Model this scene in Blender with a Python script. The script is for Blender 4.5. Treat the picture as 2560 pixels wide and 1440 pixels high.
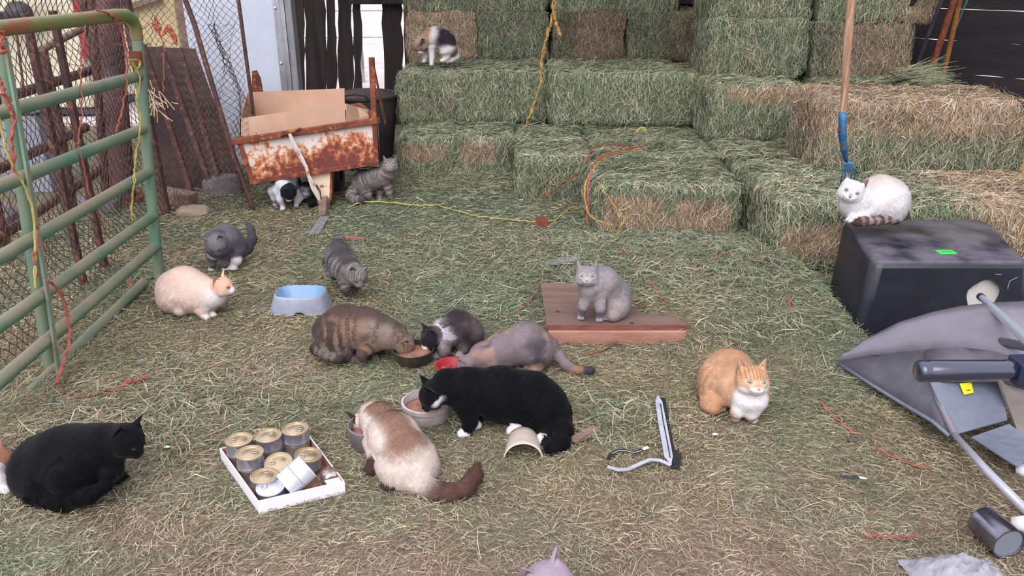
import bpy, math, random
import numpy as np
from mathutils import Vector, Matrix

# ---------------------------------------------------------------- camera, sky, light
SC = bpy.context.scene
for o in list(bpy.data.objects): bpy.data.objects.remove(o)
COL = SC.collection
FPX, PITCH, CH = 2000.0, math.radians(22.0), 1.5      # focal length in pixels of the 2560 wide frame, tilt down, height
cam = bpy.data.cameras.new('camera'); camo = bpy.data.objects.new('camera', cam); COL.objects.link(camo)
cam.sensor_width = 36.0; cam.lens = 36.0 * FPX / 2560.0; cam.clip_end = 300
camo.location = (0, 0, CH); camo.rotation_euler = (math.radians(90) - PITCH, 0, 0)
SC.camera = camo
W = bpy.data.worlds.new('overcast'); SC.world = W; W.use_nodes = True
nt = W.node_tree; nt.nodes.clear()
bg = nt.nodes.new('ShaderNodeBackground'); wo = nt.nodes.new('ShaderNodeOutputWorld')
bg.inputs['Color'].default_value = (0.90, 0.90, 1.0, 1); bg.inputs['Strength'].default_value = 1.25
nt.links.new(bg.outputs[0], wo.inputs[0])
sun = bpy.data.lights.new('sun', 'SUN'); sun.energy = 1.9; sun.angle = math.radians(50); sun.color = (1.0, 0.97, 0.94)
suno = bpy.data.objects.new('sun', sun); COL.objects.link(suno)
suno.rotation_euler = Vector((0.25, 1.0, -1.0)).to_track_quat('-Z', 'Y').to_euler()
SC.view_settings.view_transform = 'Standard'; SC.view_settings.look = 'None'
SC.view_settings.gamma = 1.0; SC.view_settings.use_curve_mapping = False
SC.view_settings.exposure = 0.40

# ---------------------------------------------------------------- geometry helpers
SP, CP = math.sin(PITCH), math.cos(PITCH)
def ray(x, y):
    v = (y - 720) / FPX
    return ((x - 1280) / FPX, CP - v * SP, -(SP + v * CP))
def G(x, y, z=0.0):                      # where the sight line through (x, y) meets height z
    r = ray(x, y); d = (z - CH) / r[2]; return Vector((r[0] * d, r[1] * d, z))
def PY(x, y, Y):
    r = ray(x, y); d = Y / r[1]; return Vector((r[0] * d, Y, CH + r[2] * d))
def PX(x, y, X):
    r = ray(x, y); d = X / r[0]; return Vector((X, r[1] * d, CH + r[2] * d))
def depth(p): return p[1] * CP - (p[2] - CH) * SP
def S(r, g, b):                          # 0-255 display colour to linear
    return tuple(((c / 255) / 12.92 if c <= 10 else ((c / 255 + .055) / 1.055) ** 2.4) for c in (r, g, b))
rng = np.random.default_rng(7); random.seed(7)

def hash3(ix, iy, iz):
    n = (ix * 374761393 + iy * 668265263 + iz * 2147483647 + 1442695041) & 0xffffffff
    n = ((n ^ (n >> 13)) * 1274126177) & 0xffffffff
    n = ((n ^ (n >> 16)) * 2246822519) & 0xffffffff
    return ((n ^ (n >> 15)) & 0xffffff) / float(0xffffff)
def noise(P, f=1.0, seed=0):             # value noise 0..1 on (n,3)
    Q = np.asarray(P, float) * f + 1000.0 + seed * 17.3
    I = np.floor(Q).astype(np.int64); T = Q - I; T = T * T * (3 - 2 * T)
    out = 0
    for a in (0, 1):
        for b in (0, 1):
            for c in (0, 1):
                w = (T[:, 0] if a else 1 - T[:, 0]) * (T[:, 1] if b else 1 - T[:, 1]) * (T[:, 2] if c else 1 - T[:, 2])
                out = out + w * hash3(I[:, 0] + a, I[:, 1] + b, I[:, 2] + c)
    return out
def fbm(P, f=1.0, seed=0, o=3):
    s = 0; A = 0
    for i in range(o):
        s = s + noise(P, f * 2 ** i, seed + i) * .5 ** i; A += .5 ** i
    return s / A
def sstep(a, b, x):
    t = np.clip((x - a) / (b - a), 0, 1); return t * t * (3 - 2 * t)

def tag(o, label=None, cat=None, group=None, kind=None):
    if label: o['label'] = label
    if cat: o['category'] = cat
    if group: o['group'] = group
    if kind: o['kind'] = kind
    return o
def empty(name, loc, label=None, cat=None, group=None, kind=None):
    o = bpy.data.objects.new(name, None); COL.objects.link(o); o.location = loc; o.empty_display_size = .05
    return tag(o, label, cat, group, kind)
def link(name, me, parent=None, kind=None):
    o = bpy.data.objects.new(name, me); COL.objects.link(o)
    if parent is not None:               # vertices are given in world space
        t = -(wloc(parent))
        me.transform(Matrix.Translation(t)); o.parent = parent
    if kind: o['kind'] = kind
    return o
def wloc(o):
    v = Vector(o.location)
    while o.parent: o = o.parent; v += Vector(o.location)
    return v
def npmesh(name, V, F, mats, col=None, smooth=True, normals=None):
    """V (n,3), F (m,k) with one k, col (n,3) linear colours"""
    V = np.asarray(V, np.float32); F = np.asarray(F, np.int32)
    me = bpy.data.meshes.new(name); m, k = F.shape
    me.vertices.add(len(V)); me.vertices.foreach_set('co', V.ravel())
    me.loops.add(m * k); me.loops.foreach_set('vertex_index', F.ravel())
    me.polygons.add(m); me.polygons.foreach_set('loop_start', np.arange(0, m * k, k, dtype=np.int32))
    me.polygons.foreach_set('use_smooth', np.full(m, smooth, bool))
    for mt in (mats if isinstance(mats, (list, tuple)) else [mats]): me.materials.append(mt)
    if col is not None:
        a = me.color_attributes.new('Col', 'FLOAT_COLOR', 'POINT')
        c = np.ones((len(V), 4), np.float32); c[:, :3] = col; a.data.foreach_set('color', c.ravel())
    me.update(calc_edges=True)
    if normals is not None: me.normals_split_custom_set_from_vertices(np.asarray(normals, np.float32))
    return me

class MB:
    """collects primitive shapes for ONE mesh"""
    def __init__(s): s.v = []; s.f = []
    def add(s, V, F):
        n = len(s.v); s.v += [tuple(p) for p in V]; s.f += [tuple(i + n for i in f) for f in F]; return s
    def hexa(s, c):                      # 8 corners: bottom 0-3 ccw, top 4-7
        return s.add(c, [(3, 2, 1, 0), (4, 5, 6, 7), (0, 1, 5, 4), (1, 2, 6, 5), (2, 3, 7, 6), (3, 0, 4, 7)])
    def box(s, a, b):
        (x0, y0, z0), (x1, y1, z1) = a, b
        return s.hexa([(x0, y0, z0), (x1, y0, z0), (x1, y1, z0), (x0, y1, z0), (x0, y0, z1), (x1, y0, z1), (x1, y1, z1), (x0, y1, z1)])
    def beam(s, a, b, w, h, up=(0, 0, 1)):   # square bar from a to b, w sideways, h along up
        a, b = Vector(a), Vector(b); d = (b - a).normalized(); u = Vector(up)
        sd = d.cross(u)
        if sd.length < 1e-4: sd = d.cross(Vector((1, 0, 0)))
        sd.normalize(); u = sd.cross(d).normalized(); sd = sd * w / 2; u = u * h / 2
        return s.hexa([a - sd - u, a + sd - u, b + sd - u, b - sd - u, a - sd + u, a + sd + u, b + sd + u, b - sd + u])
    def tube(s, pts, r, n=10, cap=True, closed=False):
        pts = [Vector(p) for p in pts]; N = len(pts); rs = r if isinstance(r, (list, tuple)) else [r] * N
        t0 = (pts[1] - pts[0]).normalized(); ref = Vector((0, 0, 1)) if abs(t0.z) < .9 else Vector((1, 0, 0))
        u = t0.cross(ref).normalized(); V = []
        for i, p in enumerate(pts):
            if closed: t = (pts[(i + 1) % N] - pts[i - 1]).normalized()
            else: t = (pts[min(i + 1, N - 1)] - pts[max(i - 1, 0)]).normalized()
            u = (u - t * u.dot(t)).normalized(); w = t.cross(u)
            for k in range(n):
                a = 2 * math.pi * k / n; V.append(p + (u * math.cos(a) + w * math.sin(a)) * rs[i])
        F = []
        for i in range(N if closed else N - 1):
            j = (i + 1) % N
            for k in range(n):
                F.append((i * n + k, i * n + (k + 1) % n, j * n + (k + 1) % n, j * n + k))
        if cap and not closed:
            F.append(tuple(range(n - 1, -1, -1))); F.append(tuple((N - 1) * n + k for k in range(n)))
        return s.add(V, F)
    def lathe(s, prof, M=None, n=32, sx=1, sy=1):    # profile of (r, z)
        V = []; F = []; idx = []
        for r, z in prof:
            if r < 1e-6: idx.append((len(V),)); V.append(Vector((0, 0, z)))
            else:
                idx.append(tuple(range(len(V), len(V) + n)))
                V += [Vector((r * sx * math.cos(2 * math.pi * k / n), r * sy * math.sin(2 * math.pi * k / n), z)) for k in range(n)]
        for a, b in zip(idx, idx[1:]):
            for k in range(n):
                q = [a[k % len(a)], a[(k + 1) % len(a)], b[(k + 1) % len(b)], b[k % len(b)]]
                q = list(dict.fromkeys(q))
                if len(q) > 2: F.append(tuple(q))
        if M is not None: V = [M @ p for p in V]
        return s.add(V, F)
    def sphere(s, c, r, n=12, m=8, M=None):
        r = r if isinstance(r, (list, tuple)) else (r, r, r); V = []; F = []
        for i in range(m + 1):
            th = math.pi * i / m
            for k in range(n):
                a = 2 * math.pi * k / n
                p = Vector((r[0] * math.sin(th) * math.cos(a), r[1] * math.sin(th) * math.sin(a), r[2] * math.cos(th)))
                V.append((M @ p if M is not None else p) + Vector(c))
        for i in range(m):
            for k in range(n): F.append((i * n + k, (i + 1) * n + k, (i + 1) * n + (k + 1) % n, i * n + (k + 1) % n))
        return s.add(V, F)
    def sheet(s, rows, th=.002):         # grid of points (rows x cols) given thickness along normals
        R, C = len(rows), len(rows[0]); P = np.array([[tuple(p) for p in r] for r in rows], float)
        du = np.gradient(P, axis=0); dv = np.gradient(P, axis=1); nn = np.cross(du, dv)
        nn /= np.linalg.norm(nn, axis=2, keepdims=True) + 1e-9
        A = (P + nn * th / 2).reshape(-1, 3); B = (P - nn * th / 2).reshape(-1, 3); o = R * C; F = []
        for i in range(R - 1):
            for j in range(C - 1):
                a = i * C + j; F.append((a, a + 1, a + C + 1, a + C)); F.append((o + a, o + a + C, o + a + C + 1, o + a + 1))
        for j in range(C - 1):
            F.append((j, o + j, o + j + 1, j + 1)); a = (R - 1) * C + j; F.append((a, a + 1, o + a + 1, o + a))
        for i in range(R - 1):
            a = i * C; F.append((a, a + C, o + a + C, o + a)); a = i * C + C - 1; F.append((a, o + a, o + a + C, a + C))
        return s.add(list(A) + list(B), F)
    def build(s, name, mat, parent=None, smooth=False, bevel=0, label=None, kind=None, sub=0):
        me = bpy.data.meshes.new(name); me.from_pydata([tuple(p) for p in s.v], [], s.f); me.materials.append(mat)
        if smooth:
            me.polygons.foreach_set('use_smooth', [True] * len(me.polygons))
            if smooth != 'all': me.set_sharp_from_angle(angle=math.radians(40))
        o = link(name, me, parent, kind)
        if bevel:
            b = o.modifiers.new('bevel', 'BEVEL'); b.width = bevel; b.segments = 2; b.limit_method = 'ANGLE'
        if sub:
            b = o.modifiers.new('sub', 'SUBSURF'); b.levels = sub; b.render_levels = sub
        if label: o['label'] = label
        return o

# ---------------------------------------------------------------- materials
def newmat(name):
    m = bpy.data.materials.new(name); m.use_nodes = True
    return m, m.node_tree, m.node_tree.nodes['Principled BSDF']
def mat(name, c, rough=.6, metal=0.0, c2=None, scale=8.0, bump=0.0, bscale=60.0, stretch=(1, 1, 1), lo=.4, hi=.62, c3=None, scale3=30.0, lo3=.55, hi3=.62, spec=.5, r2=None, coat=0):
    """colour c, blotches of c2 (and c3) by object-space noise, fine bump"""
    m, t, b = newmat(name); N, L = t.nodes, t.links
    tc = N.new('ShaderNodeTexCoord'); mp = N.new('ShaderNodeMapping'); mp.inputs['Scale'].default_value = stretch
    L.new(tc.outputs['Object'], mp.inputs['Vector'])
    b.inputs['Roughness'].default_value = rough; b.inputs['Metallic'].default_value = metal
    b.inputs['Specular IOR Level'].default_value = spec; b.inputs['Coat Weight'].default_value = coat
    b.inputs['Base Color'].default_value = (*c, 1); last = None
    def layer(prev, col, sc, lo, hi):
        n = N.new('ShaderNodeTexNoise'); n.inputs['Scale'].default_value = sc; n.inputs['Detail'].default_value = 6; n.inputs['Roughness'].default_value = .65
        L.new(mp.outputs[0], n.inputs['Vector'])
        r = N.new('ShaderNodeMapRange'); r.inputs['From Min'].default_value = lo; r.inputs['From Max'].default_value = hi; L.new(n.outputs['Fac'], r.inputs['Value'])
        x = N.new('ShaderNodeMix'); x.data_type = 'RGBA'; L.new(r.outputs[0], x.inputs['Factor'])
        if prev is None: x.inputs['A'].default_value = (*c, 1)
        else: L.new(prev, x.inputs['A'])
        x.inputs['B'].default_value = (*col, 1); return x.outputs['Result'], r.outputs[0]
    if c2 is not None:
        last, f = layer(None, c2, scale, lo, hi)
        if r2 is not None:
            q = N.new('ShaderNodeMapRange'); q.inputs['To Min'].default_value = rough; q.inputs['To Max'].default_value = r2
            L.new(f, q.inputs['Value']); L.new(q.outputs[0], b.inputs['Roughness'])
            q = N.new('ShaderNodeMapRange'); q.inputs['To Min'].default_value = metal; q.inputs['To Max'].default_value = 0
            L.new(f, q.inputs['Value']); L.new(q.outputs[0], b.inputs['Metallic'])
    if c3 is not None: last, f = layer(last, c3, scale3, lo3, hi3)
    if last: L.new(last, b.inputs['Base Color'])
    if bump:
        n = N.new('ShaderNodeTexNoise'); n.inputs['Scale'].default_value = bscale; n.inputs['Detail'].default_value = 5; L.new(mp.outputs[0], n.inputs['Vector'])
        q = N.new('ShaderNodeBump'); q.inputs['Strength'].default_value = bump; q.inputs['Distance'].default_value = .01
        L.new(n.outputs['Fac'], q.inputs['Height']); L.new(q.outputs[0], b.inputs['Normal'])
    return m
def attrmat(name, rough=.85, spec=.2, var=.25, vscale=90.0, bump=0.0, sheen=0.0, trans=0.0):
    m, t, b = newmat(name); N, L = t.nodes, t.links
    a = N.new('ShaderNodeAttribute'); a.attribute_name = 'Col'
    tc = N.new('ShaderNodeTexCoord'); n = N.new('ShaderNodeTexNoise'); n.inputs['Scale'].default_value = vscale; n.inputs['Detail'].default_value = 4
    L.new(tc.outputs['Object'], n.inputs['Vector'])
    r = N.new('ShaderNodeMapRange'); r.inputs['To Min'].default_value = 1 - var; r.inputs['To Max'].default_value = 1 + var; L.new(n.outputs['Fac'], r.inputs['Value'])
    x = N.new('ShaderNodeVectorMath'); x.operation = 'SCALE'; L.new(a.outputs['Color'], x.inputs[0]); L.new(r.outputs[0], x.inputs['Scale'])
    L.new(x.outputs[0], b.inputs['Base Color']); b.inputs['Roughness'].default_value = rough; b.inputs['Specular IOR Level'].default_value = spec
    b.inputs['Sheen Weight'].default_value = sheen
    if bump:
        q = N.new('ShaderNodeBump'); q.inputs['Strength'].default_value = bump; q.inputs['Distance'].default_value = .01
        L.new(n.outputs['Fac'], q.inputs['Height']); L.new(q.outputs[0], b.inputs['Normal'])
    return m
M = {}
M['hay'] = attrmat('hay_stems', .75, .25, .12, 40)
M['haybase'] = attrmat('packed_hay', .95, .1, .55, 55, .9)
M['coat'] = attrmat('cat_coat', .85, .12, .10, 160, .12, .06)
M['fur'] = attrmat('cat_fur', .8, .12, .08, 200, 0, .04)
M['eye'] = attrmat('cat_eye', .12, .6, 0)
# ---------------------------------------------------------------- ground and hay
def gh(x, y):                            # height of the littered ground
    x = np.asarray(x, float); y = np.asarray(y, float)
    P = np.stack([x, y, np.zeros_like(x)], -1).reshape(-1, 3)
    n = (fbm(P, 1.3, 3) - .5) * .03 + (fbm(P, 6, 9) - .5) * .018
    n = n.reshape(x.shape)
    heap = .10 * sstep(3.6, 4.9, y + .35 * np.sin(x * 2.1)) * sstep(-1.5, -.5, x) * (1 - sstep(1.25, 1.7, x))
    heap = heap + .07 * sstep(5.3, 5.9, y) * sstep(-1.2, -.7, x) * (1 - sstep(.2, .6, x))
    heap = heap + .05 * np.exp(-((x - .55) ** 2 / .3 + (y - 3.9) ** 2 / .12)) + .05 * np.exp(-((x - 1.0) ** 2 / .15 + (y - 3.55) ** 2 / .1))
    heap = np.maximum(heap, .118 * sstep(.48, .60, x) * (1 - sstep(1.38, 1.6, x)) * sstep(3.12 - .30 * sstep(.66, .80, x), 3.26 - .12 * sstep(.66, .80, x), y + .02 * np.sin(x * 23)) * (1 - .3 * sstep(3.9, 4.4, y)))
    heap = np.maximum(heap, .07 * sstep(3.5, 3.9, y) * sstep(-.2, .2, x) * (1 - sstep(1.25, 1.5, x)))
    near = 1 - .8 * np.exp(-((x + .2) ** 2 / 2.5 + (y - 2.6) ** 2 / 1.2))
    return n * near + heap
def ghs(x, y): return float(gh(np.array([x]), np.array([y]))[0])
def GG(x, y, dz=0.0):                    # sight line on the littered ground
    p = G(x, y, 0)
    for _ in range(4): p = G(x, y, ghs(p.x, p.y))
    p.z += dz; return p

GREEN = np.array([S(147, 152, 125), S(120, 131, 105), S(170, 172, 143), S(102, 115, 91)])
STRAW = np.array([S(168, 150, 130), S(156, 137, 115), S(198, 184, 163), S(138, 119, 103)])
ORNG = np.array([S(196, 158, 120), S(206, 172, 134), S(174, 132, 98)])
OLIVE = np.array([S(166, 158, 118), S(146, 140, 100), S(194, 186, 148), S(128, 122, 88)])
def hay_color(P, g, olive=False):                     # g: share of green stems 0..1
    n = len(P); pick = rng.random(n) < g
    c = np.where(pick[:, None], GREEN[rng.integers(0, 4, n)], STRAW[rng.integers(0, 4, n)])
    if olive:
        k = (~pick) & (rng.random(n) < .5 * sstep(1.55, 2.5, P[:, 1]) * sstep(.2, .45, fbm(P * [1, 1, 0], 2.4, 61) - .02)); c[k] = OLIVE[rng.integers(0, 4, k.sum())]
    return c * rng.uniform(.72, 1.15, (n, 1))
def blades(P, N, D, L, Wd, col, lift=.25, curl=.3):
    """flat bent stems: root P, normal N, direction D, length L, width Wd -> V,F,C (4 triangles each)"""
    n = len(P); D = D - N * np.sum(D * N, 1, keepdims=True); D /= np.linalg.norm(D, axis=1, keepdims=True) + 1e-9
    side = np.cross(N, D); roll = rng.normal(0, .5, (n, 1)); side = side * np.cos(roll) + N * np.sin(roll)
    up = rng.normal(lift, .22, (n, 1)); bend = rng.normal(0, curl, (n, 1)); L = L[:, None]; w = Wd[:, None] / 2
    p0 = P - D * L * .5; p1 = P + N * L * up * .25 + np.cross(N, D) * bend * L * .2; p2 = P + D * L * .5 + N * L * (up * .3 * rng.normal(0.3, 1, (n, 1)))
    V = np.stack([p0 - side * w * .6, p0 + side * w * .6, p1 - side * w, p1 + side * w, p2 - side * w * .4, p2 + side * w * .4], 1).reshape(-1, 3)
    b = (np.arange(n) * 6)[:, None]
    F = np.concatenate([b + np.array([0, 1, 3, 2]), b + np.array([2, 3, 5, 4])], 1).reshape(-1, 4)
    return V, F, np.repeat(col, 6, 0)

# ground surface
def build_ground():
    xs = np.concatenate([np.linspace(-14, -3.4, 12), np.arange(-3.3, 3.6, .03), np.linspace(3.7, 14, 12)])
    ys = np.concatenate([np.linspace(-6, 1.0, 8), np.arange(1.06, 7.6, .03), np.linspace(7.7, 14, 14)])
    X, Y = np.meshgrid(xs, ys); Z = gh(X, Y); V = np.stack([X, Y, Z], -1).reshape(-1, 3)
    nx, ny = len(xs), len(ys); i = (np.arange(ny - 1)[:, None] * nx + np.arange(nx - 1)).reshape(-1, 1)
    F = i + np.array([0, 1, nx + 1, nx]); n1 = fbm(V, 1.1, 5); n2 = fbm(V, 9, 6)
    g = green_share(V)
    oc = sstep(1.55, 2.5, V[:, 1])[:, None]; c = (np.array(S(122, 106, 90)) * (1 - oc) + np.array(S(114, 104, 82)) * oc) * (1 - g[:, None]) + np.array(S(96, 103, 84)) * g[:, None]
    c = c * (.6 + .7 * n2[:, None])
    o = link('floor', npmesh('floor', V, F, M['haybase'], c)); tag(o, kind='structure'); return o
def green_share(P):
    x, y = P[:, 0], P[:, 1]; Q = P.copy(); Q[:, 2] = 0
    n = fbm(Q, 1.6, 21); n2 = fbm(Q, 5, 25)
    base = .22 + .68 * sstep(2.2, 4.2, y + .35 * np.clip(x, -2, 1.6)) + 2.2 * (n - .5) + .9 * (n2 - .5)
    base -= .5 * (1 - sstep(-1.5, -.9, x)) * sstep(3.6, 4.4, y)
    return np.clip(base, .05, .96)
build_ground()
def build_litter():
    # denser close to the camera, where stems are seen singly
    V, F, C, off = [], [], [], 0
    for y0, y1, x0, x1, dens, wd in ((1.3, 2.2, -1.9, 1.9, 17000, .0019), (2.2, 3.2, -2.5, 2.5, 14500, .0022), (3.2, 4.4, -2.7, 2.2, 9500, .0030), (4.4, 6.2, -3.0, 1.6, 5000, .0040), (4.4, 6.4, 1.6, 4.2, 1200, .0042)):
        n = int((y1 - y0) * (x1 - x0) * dens)
        x = rng.uniform(x0, x1, n); y = rng.uniform(y0, y1, n)
        P = np.stack([x, y, gh(x, y) + rng.uniform(.0, .012, n)], 1)
        a = rng.normal(0, .9, n) + (noise(P * [1, 1, 0], 2.2, 31) - .5) * 5
        D = np.stack([np.cos(a), np.sin(a), np.zeros(n)], 1); N = np.zeros((n, 3)); N[:, 2] = 1
        L = rng.uniform(.010, .038, n) * (1 + (rng.random(n) < .11) * rng.uniform(.6, 2.2, n)) * np.where(y > 3.3, 1.35, 1.0) * (1 + (rng.random(n) < .006) * 1.2)
        g = green_share(P); col = hay_color(P, g, True)
        dark = fbm(P, 7, 44); col = col * (.66 + .62 * dark[:, None])
        v, f, c = blades(P, N, D, L, rng.uniform(.6, 1.25, n) * wd, col)
        V.append(v); F.append(f + off); C.append(c); off += len(v)
    # tousled heaps: at the bale feet, behind the boards, by the gate foot
    for cx, cy, sx, sy, n, gs in ((.95, 3.75, .42, .28, 5200, .85), (.75, 4.15, .55, .10, 1800, .9), (-.3, 5.3, .45, .18, 1600, .9), (-1.15, 2.55, .22, .2, 1500, .6), (-1.55, 2.35, .2, .2, 900, .5), (1.05, 3.02, .3, .06, 900, .8), (-.1, 2.62, .16, .10, 600, .9), (.35, 2.45, .14, .12, 500, .9), (-.25, 4.1, .5, .3, 1500, .8), (.2, 3.75, .2, .12, 700, .8)):
        x = rng.normal(cx, sx, n); y = rng.normal(cy, sy, n); k = np.ones(n, bool) if cx > -1 else (x > -1.72)
        x, y = x[k], y[k]; n = len(x); rr = np.exp(-(((x - cx) / sx) ** 2 + ((y - cy) / sy) ** 2) / 2)
        P = np.stack([x, y, gh(x, y) + .004 + rng.uniform(.0, .028, n) * rr], 1); a = rng.uniform(0, 6.28, n)
        D = np.stack([np.cos(a), np.sin(a), rng.normal(0, .25, n)], 1); N = rng.normal(0, .25, (n, 3)); N[:, 2] = 1; N /= np.linalg.norm(N, axis=1, keepdims=True)
        col = hay_color(P, np.full(n, gs)) * (.7 + .5 * fbm(P, 9, 45)[:, None])
        v, f, c = blades(P, N, D, rng.uniform(.03, .12, n), rng.uniform(.0022, .0040, n), col, .35, .5)
        V.append(v); F.append(f + off); C.append(c); off += len(v)
    o = link('loose_hay', npmesh('loose_hay', np.concatenate(V), np.concatenate(F), M['hay'], np.concatenate(C), False))
    tag(o, 'loose green and straw coloured hay strewn over the barn floor', 'hay', kind='stuff')
build_litter()

# ---------------------------------------------------------------- hay bales
def bale(x0, x1, y0, y1, z0, z1, label, rot=0.0, tan=(), green=.86, dens=1.0, seed=0, vis='ftl', bright=1.0, long=1.0, tanf=None):
    """one bale; tan = list of (face u0,u1,v0,v1) patches in front-face fractions where the cut stems show straw coloured"""
    cx, cy, cz = (x0 + x1) / 2, (y0 + y1) / 2, (z0 + z1) / 2; h = np.array([(x1 - x0) / 2, (y1 - y0) / 2, (z1 - z0) / 2])
    root = empty('hay_bale', (cx, cy, z0), label, 'hay bale', 'hay bales stacked in steps')
    ca, sa = math.cos(rot), math.sin(rot)
    def world(Q): return np.stack([cx + Q[:, 0] * ca - Q[:, 1] * sa, cy + Q[:, 0] * sa + Q[:, 1] * ca, cz + Q[:, 2]], 1)
    def shape(Q, N):                     # rounded, lumpy, with flake grooves along x
        q = Q / h; r = .22
        m = np.maximum(np.abs(q) - (1 - r), 0) / r; l = np.linalg.norm(m, axis=1); k = np.where(l > 1, (1 / np.maximum(l, 1e-6)), 1)[:, None]
        Qr = np.sign(q) * (np.minimum(np.abs(q), 1 - r) + m * k * r) * h
        Qr = Q * .2 + Qr * .8
        Pn = world(Q) + seed * 3.1
        d = .012 + (fbm(Pn, 5, 1) - .5) * .07 + (fbm(Pn, 22, 2) - .5) * .028
        fl = np.abs(((Q[:, 0] + (noise(Pn, 3) - .5) * .05) / .11) % 1 - .5) * 2
        d = d - .010 * sstep(.8, 1, fl) * (np.abs(N[:, 0]) < .5)
        return Qr + N * d[:, None]
    def tmask(Q, N):
        u = Q[:, 0] / h[0] * .5 + .5; v = .5 - Q[:, 2] / h[2] * .5; w = np.zeros(len(Q)); Pn = world(Q)
        wob = (fbm(Pn, 8, 77) - .5) * .35
        for (a, b, c, d) in tan:
            e = np.minimum(np.minimum(u - a, b - u) * 2, np.minimum(v - c, d - v)) + wob * .5
            w = np.maximum(w, sstep(-.03, .08, e) * (np.abs(N[:, 1]) > .5))
        if tanf is not None: w = np.maximum(w, np.clip(tanf(u, v, N) + wob, 0, 1))
        return w
    faces = [((0, 1), 2, 1), ((0, 2), 1, -1), ((1, 2), 0, -1), ((1, 2), 0, 1), ((0, 2), 1, 1)]
    if z0 > .05: faces.append(((0, 1), 2, -1))
    VV, FF, CC, off = [], [], [], 0
    for (a, b), c, s in faces:
        st = .028; na = max(3, int(2 * h[a] / st)); nb = max(3, int(2 * h[b] / st))
        A, B = np.meshgrid(np.linspace(-h[a], h[a], na), np.linspace(-h[b], h[b], nb))
        Q = np.zeros((na * nb, 3)); Q[:, a] = A.ravel(); Q[:, b] = B.ravel(); Q[:, c] = s * h[c]
        N = np.zeros_like(Q); N[:, c] = s
        q = Q / h; Ns = np.sign(q) * np.maximum(np.abs(q) - .8, 0) / .2; Ns /= np.linalg.norm(Ns, axis=1, keepdims=True)
        Pw = world(shape(Q, Ns)); i = (np.arange(nb - 1)[:, None] * na + np.arange(na - 1)).reshape(-1, 1)
        f = i + np.array([0, 1, na + 1, na]); flip = (s > 0) ^ (c == 1)
        if not flip: f = f[:, ::-1]
        t = tmask(Q, N)[:, None]; col = np.array(S(84, 92, 72)) * (1 - t) + np.array(S(138, 118, 94)) * t
        col = col * (.55 + .8 * fbm(Pw, 14, 8)[:, None]) * bright
        VV.append(Pw); FF.append(f + off); CC.append(col); off += len(Pw)
    link('packed_hay', npmesh('packed_hay', np.concatenate(VV), np.concatenate(FF), M['haybase'], np.concatenate(CC)), root)
    VV, FF, CC, off = [], [], [], 0
    for key, (a, b), c, s in (('f', (0, 2), 1, -1), ('t', (0, 1), 2, 1), ('l', (1, 2), 0, -1), ('r', (1, 2), 0, 1)):
        if key not in vis: continue
        area = 4 * h[a] * h[b]; n = int(area * 9000 * dens)
        Q = np.zeros((n, 3)); Q[:, a] = rng.uniform(-h[a], h[a], n); Q[:, b] = rng.uniform(-h[b], h[b], n); Q[:, c] = s * h[c]
        N = np.zeros_like(Q); N[:, c] = s; q = Q / h
        Ns = np.sign(q) * np.maximum(np.abs(q) - .8, 0) / .2; Ns /= np.linalg.norm(Ns, axis=1, keepdims=True)
        Pl = shape(Q, Ns) + Ns * rng.uniform(0, .008, (n, 1))
        ang = rng.normal(0, .55 if key != 't' else .9, n)
        D = np.zeros((n, 3))
        if key == 't': D[:, 0] = np.cos(ang); D[:, 1] = np.sin(ang)
        else: D[:, 2] = np.cos(ang); D[:, a] = np.sin(ang)
        t = tmask(Q, N); g = np.clip(green - .85 * t + .5 * (fbm(world(Q), 4, 3) - .5), .03, .97)
        col = hay_color(Pl, g); om = rng.random(n) < t * .15; col[om] = ORNG[rng.integers(0, 3, om.sum())]
        col = col * (.72 + .62 * fbm(world(Q), 9, 12)[:, None]) * bright
        L = rng.uniform(.025, .085, n) * long; L = L * (1 + (rng.random(n) < .04) * .9)
        edge = np.max(np.abs(q[:, [a, b]]), axis=1) > .93
        Dw = np.stack([D[:, 0] * ca - D[:, 1] * sa, D[:, 0] * sa + D[:, 1] * ca, D[:, 2]], 1)
        Nw = np.stack([Ns[:, 0] * ca - Ns[:, 1] * sa, Ns[:, 0] * sa + Ns[:, 1] * ca, Ns[:, 2]], 1)
        v, f, cc = blades(world(Pl), Nw, Dw, L, rng.uniform(.0022, .0046, n), col, lift=.3)
        VV.append(v); FF.append(f + off); CC.append(cc); off += len(v)
    if VV:
        o = link('hay_stems', npmesh('hay_stems', np.concatenate(VV), np.concatenate(FF), M['hay'], np.concatenate(CC), False), root)
        o['kind'] = 'stuff'
    return root
Z1, Z2, Z3, Z4 = .37, .74, 1.12, 1.5
TP = ((.02, .42, .08, .38), (.5, .82, .1, .4))
bale(-.80, .02, 5.58, 6.16, 0, Z1, 'lowest bale at the left end of the stack, two tan patches on its green face', tan=((.0, .42, .1, .45), (.5, .85, .05, .48)), seed=1, vis='ftl')
bale(.05, .50, 4.98, 6.05, 0, Z1, 'short green bale end in the lowest row, left of the twine draped bale', seed=2, vis='ftl', tan=((.86, 1, 0, 1),))
bale(.46, 1.30, 4.36, 4.95, 0, .345, 'foremost low bale with straw coloured lower face, orange twine lying over it', tan=((.05, .5, .12, .72), (.52, .92, .2, .98)), seed=3, vis='ftl')
bale(.52, 1.33, 4.97, 5.98, 0, Z1, 'flat green bale of the lowest row behind the twine draped one, top only showing', seed=4, vis='t')
bale(1.37, 1.97, 3.92, 4.98, 0, Z1, 'low pale bale left of the black bin, bleached front corner', seed=5, vis='ftl', rot=0.03, bright=1.12, tan=((0, .6, .25, .8),), green=.78)
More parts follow.
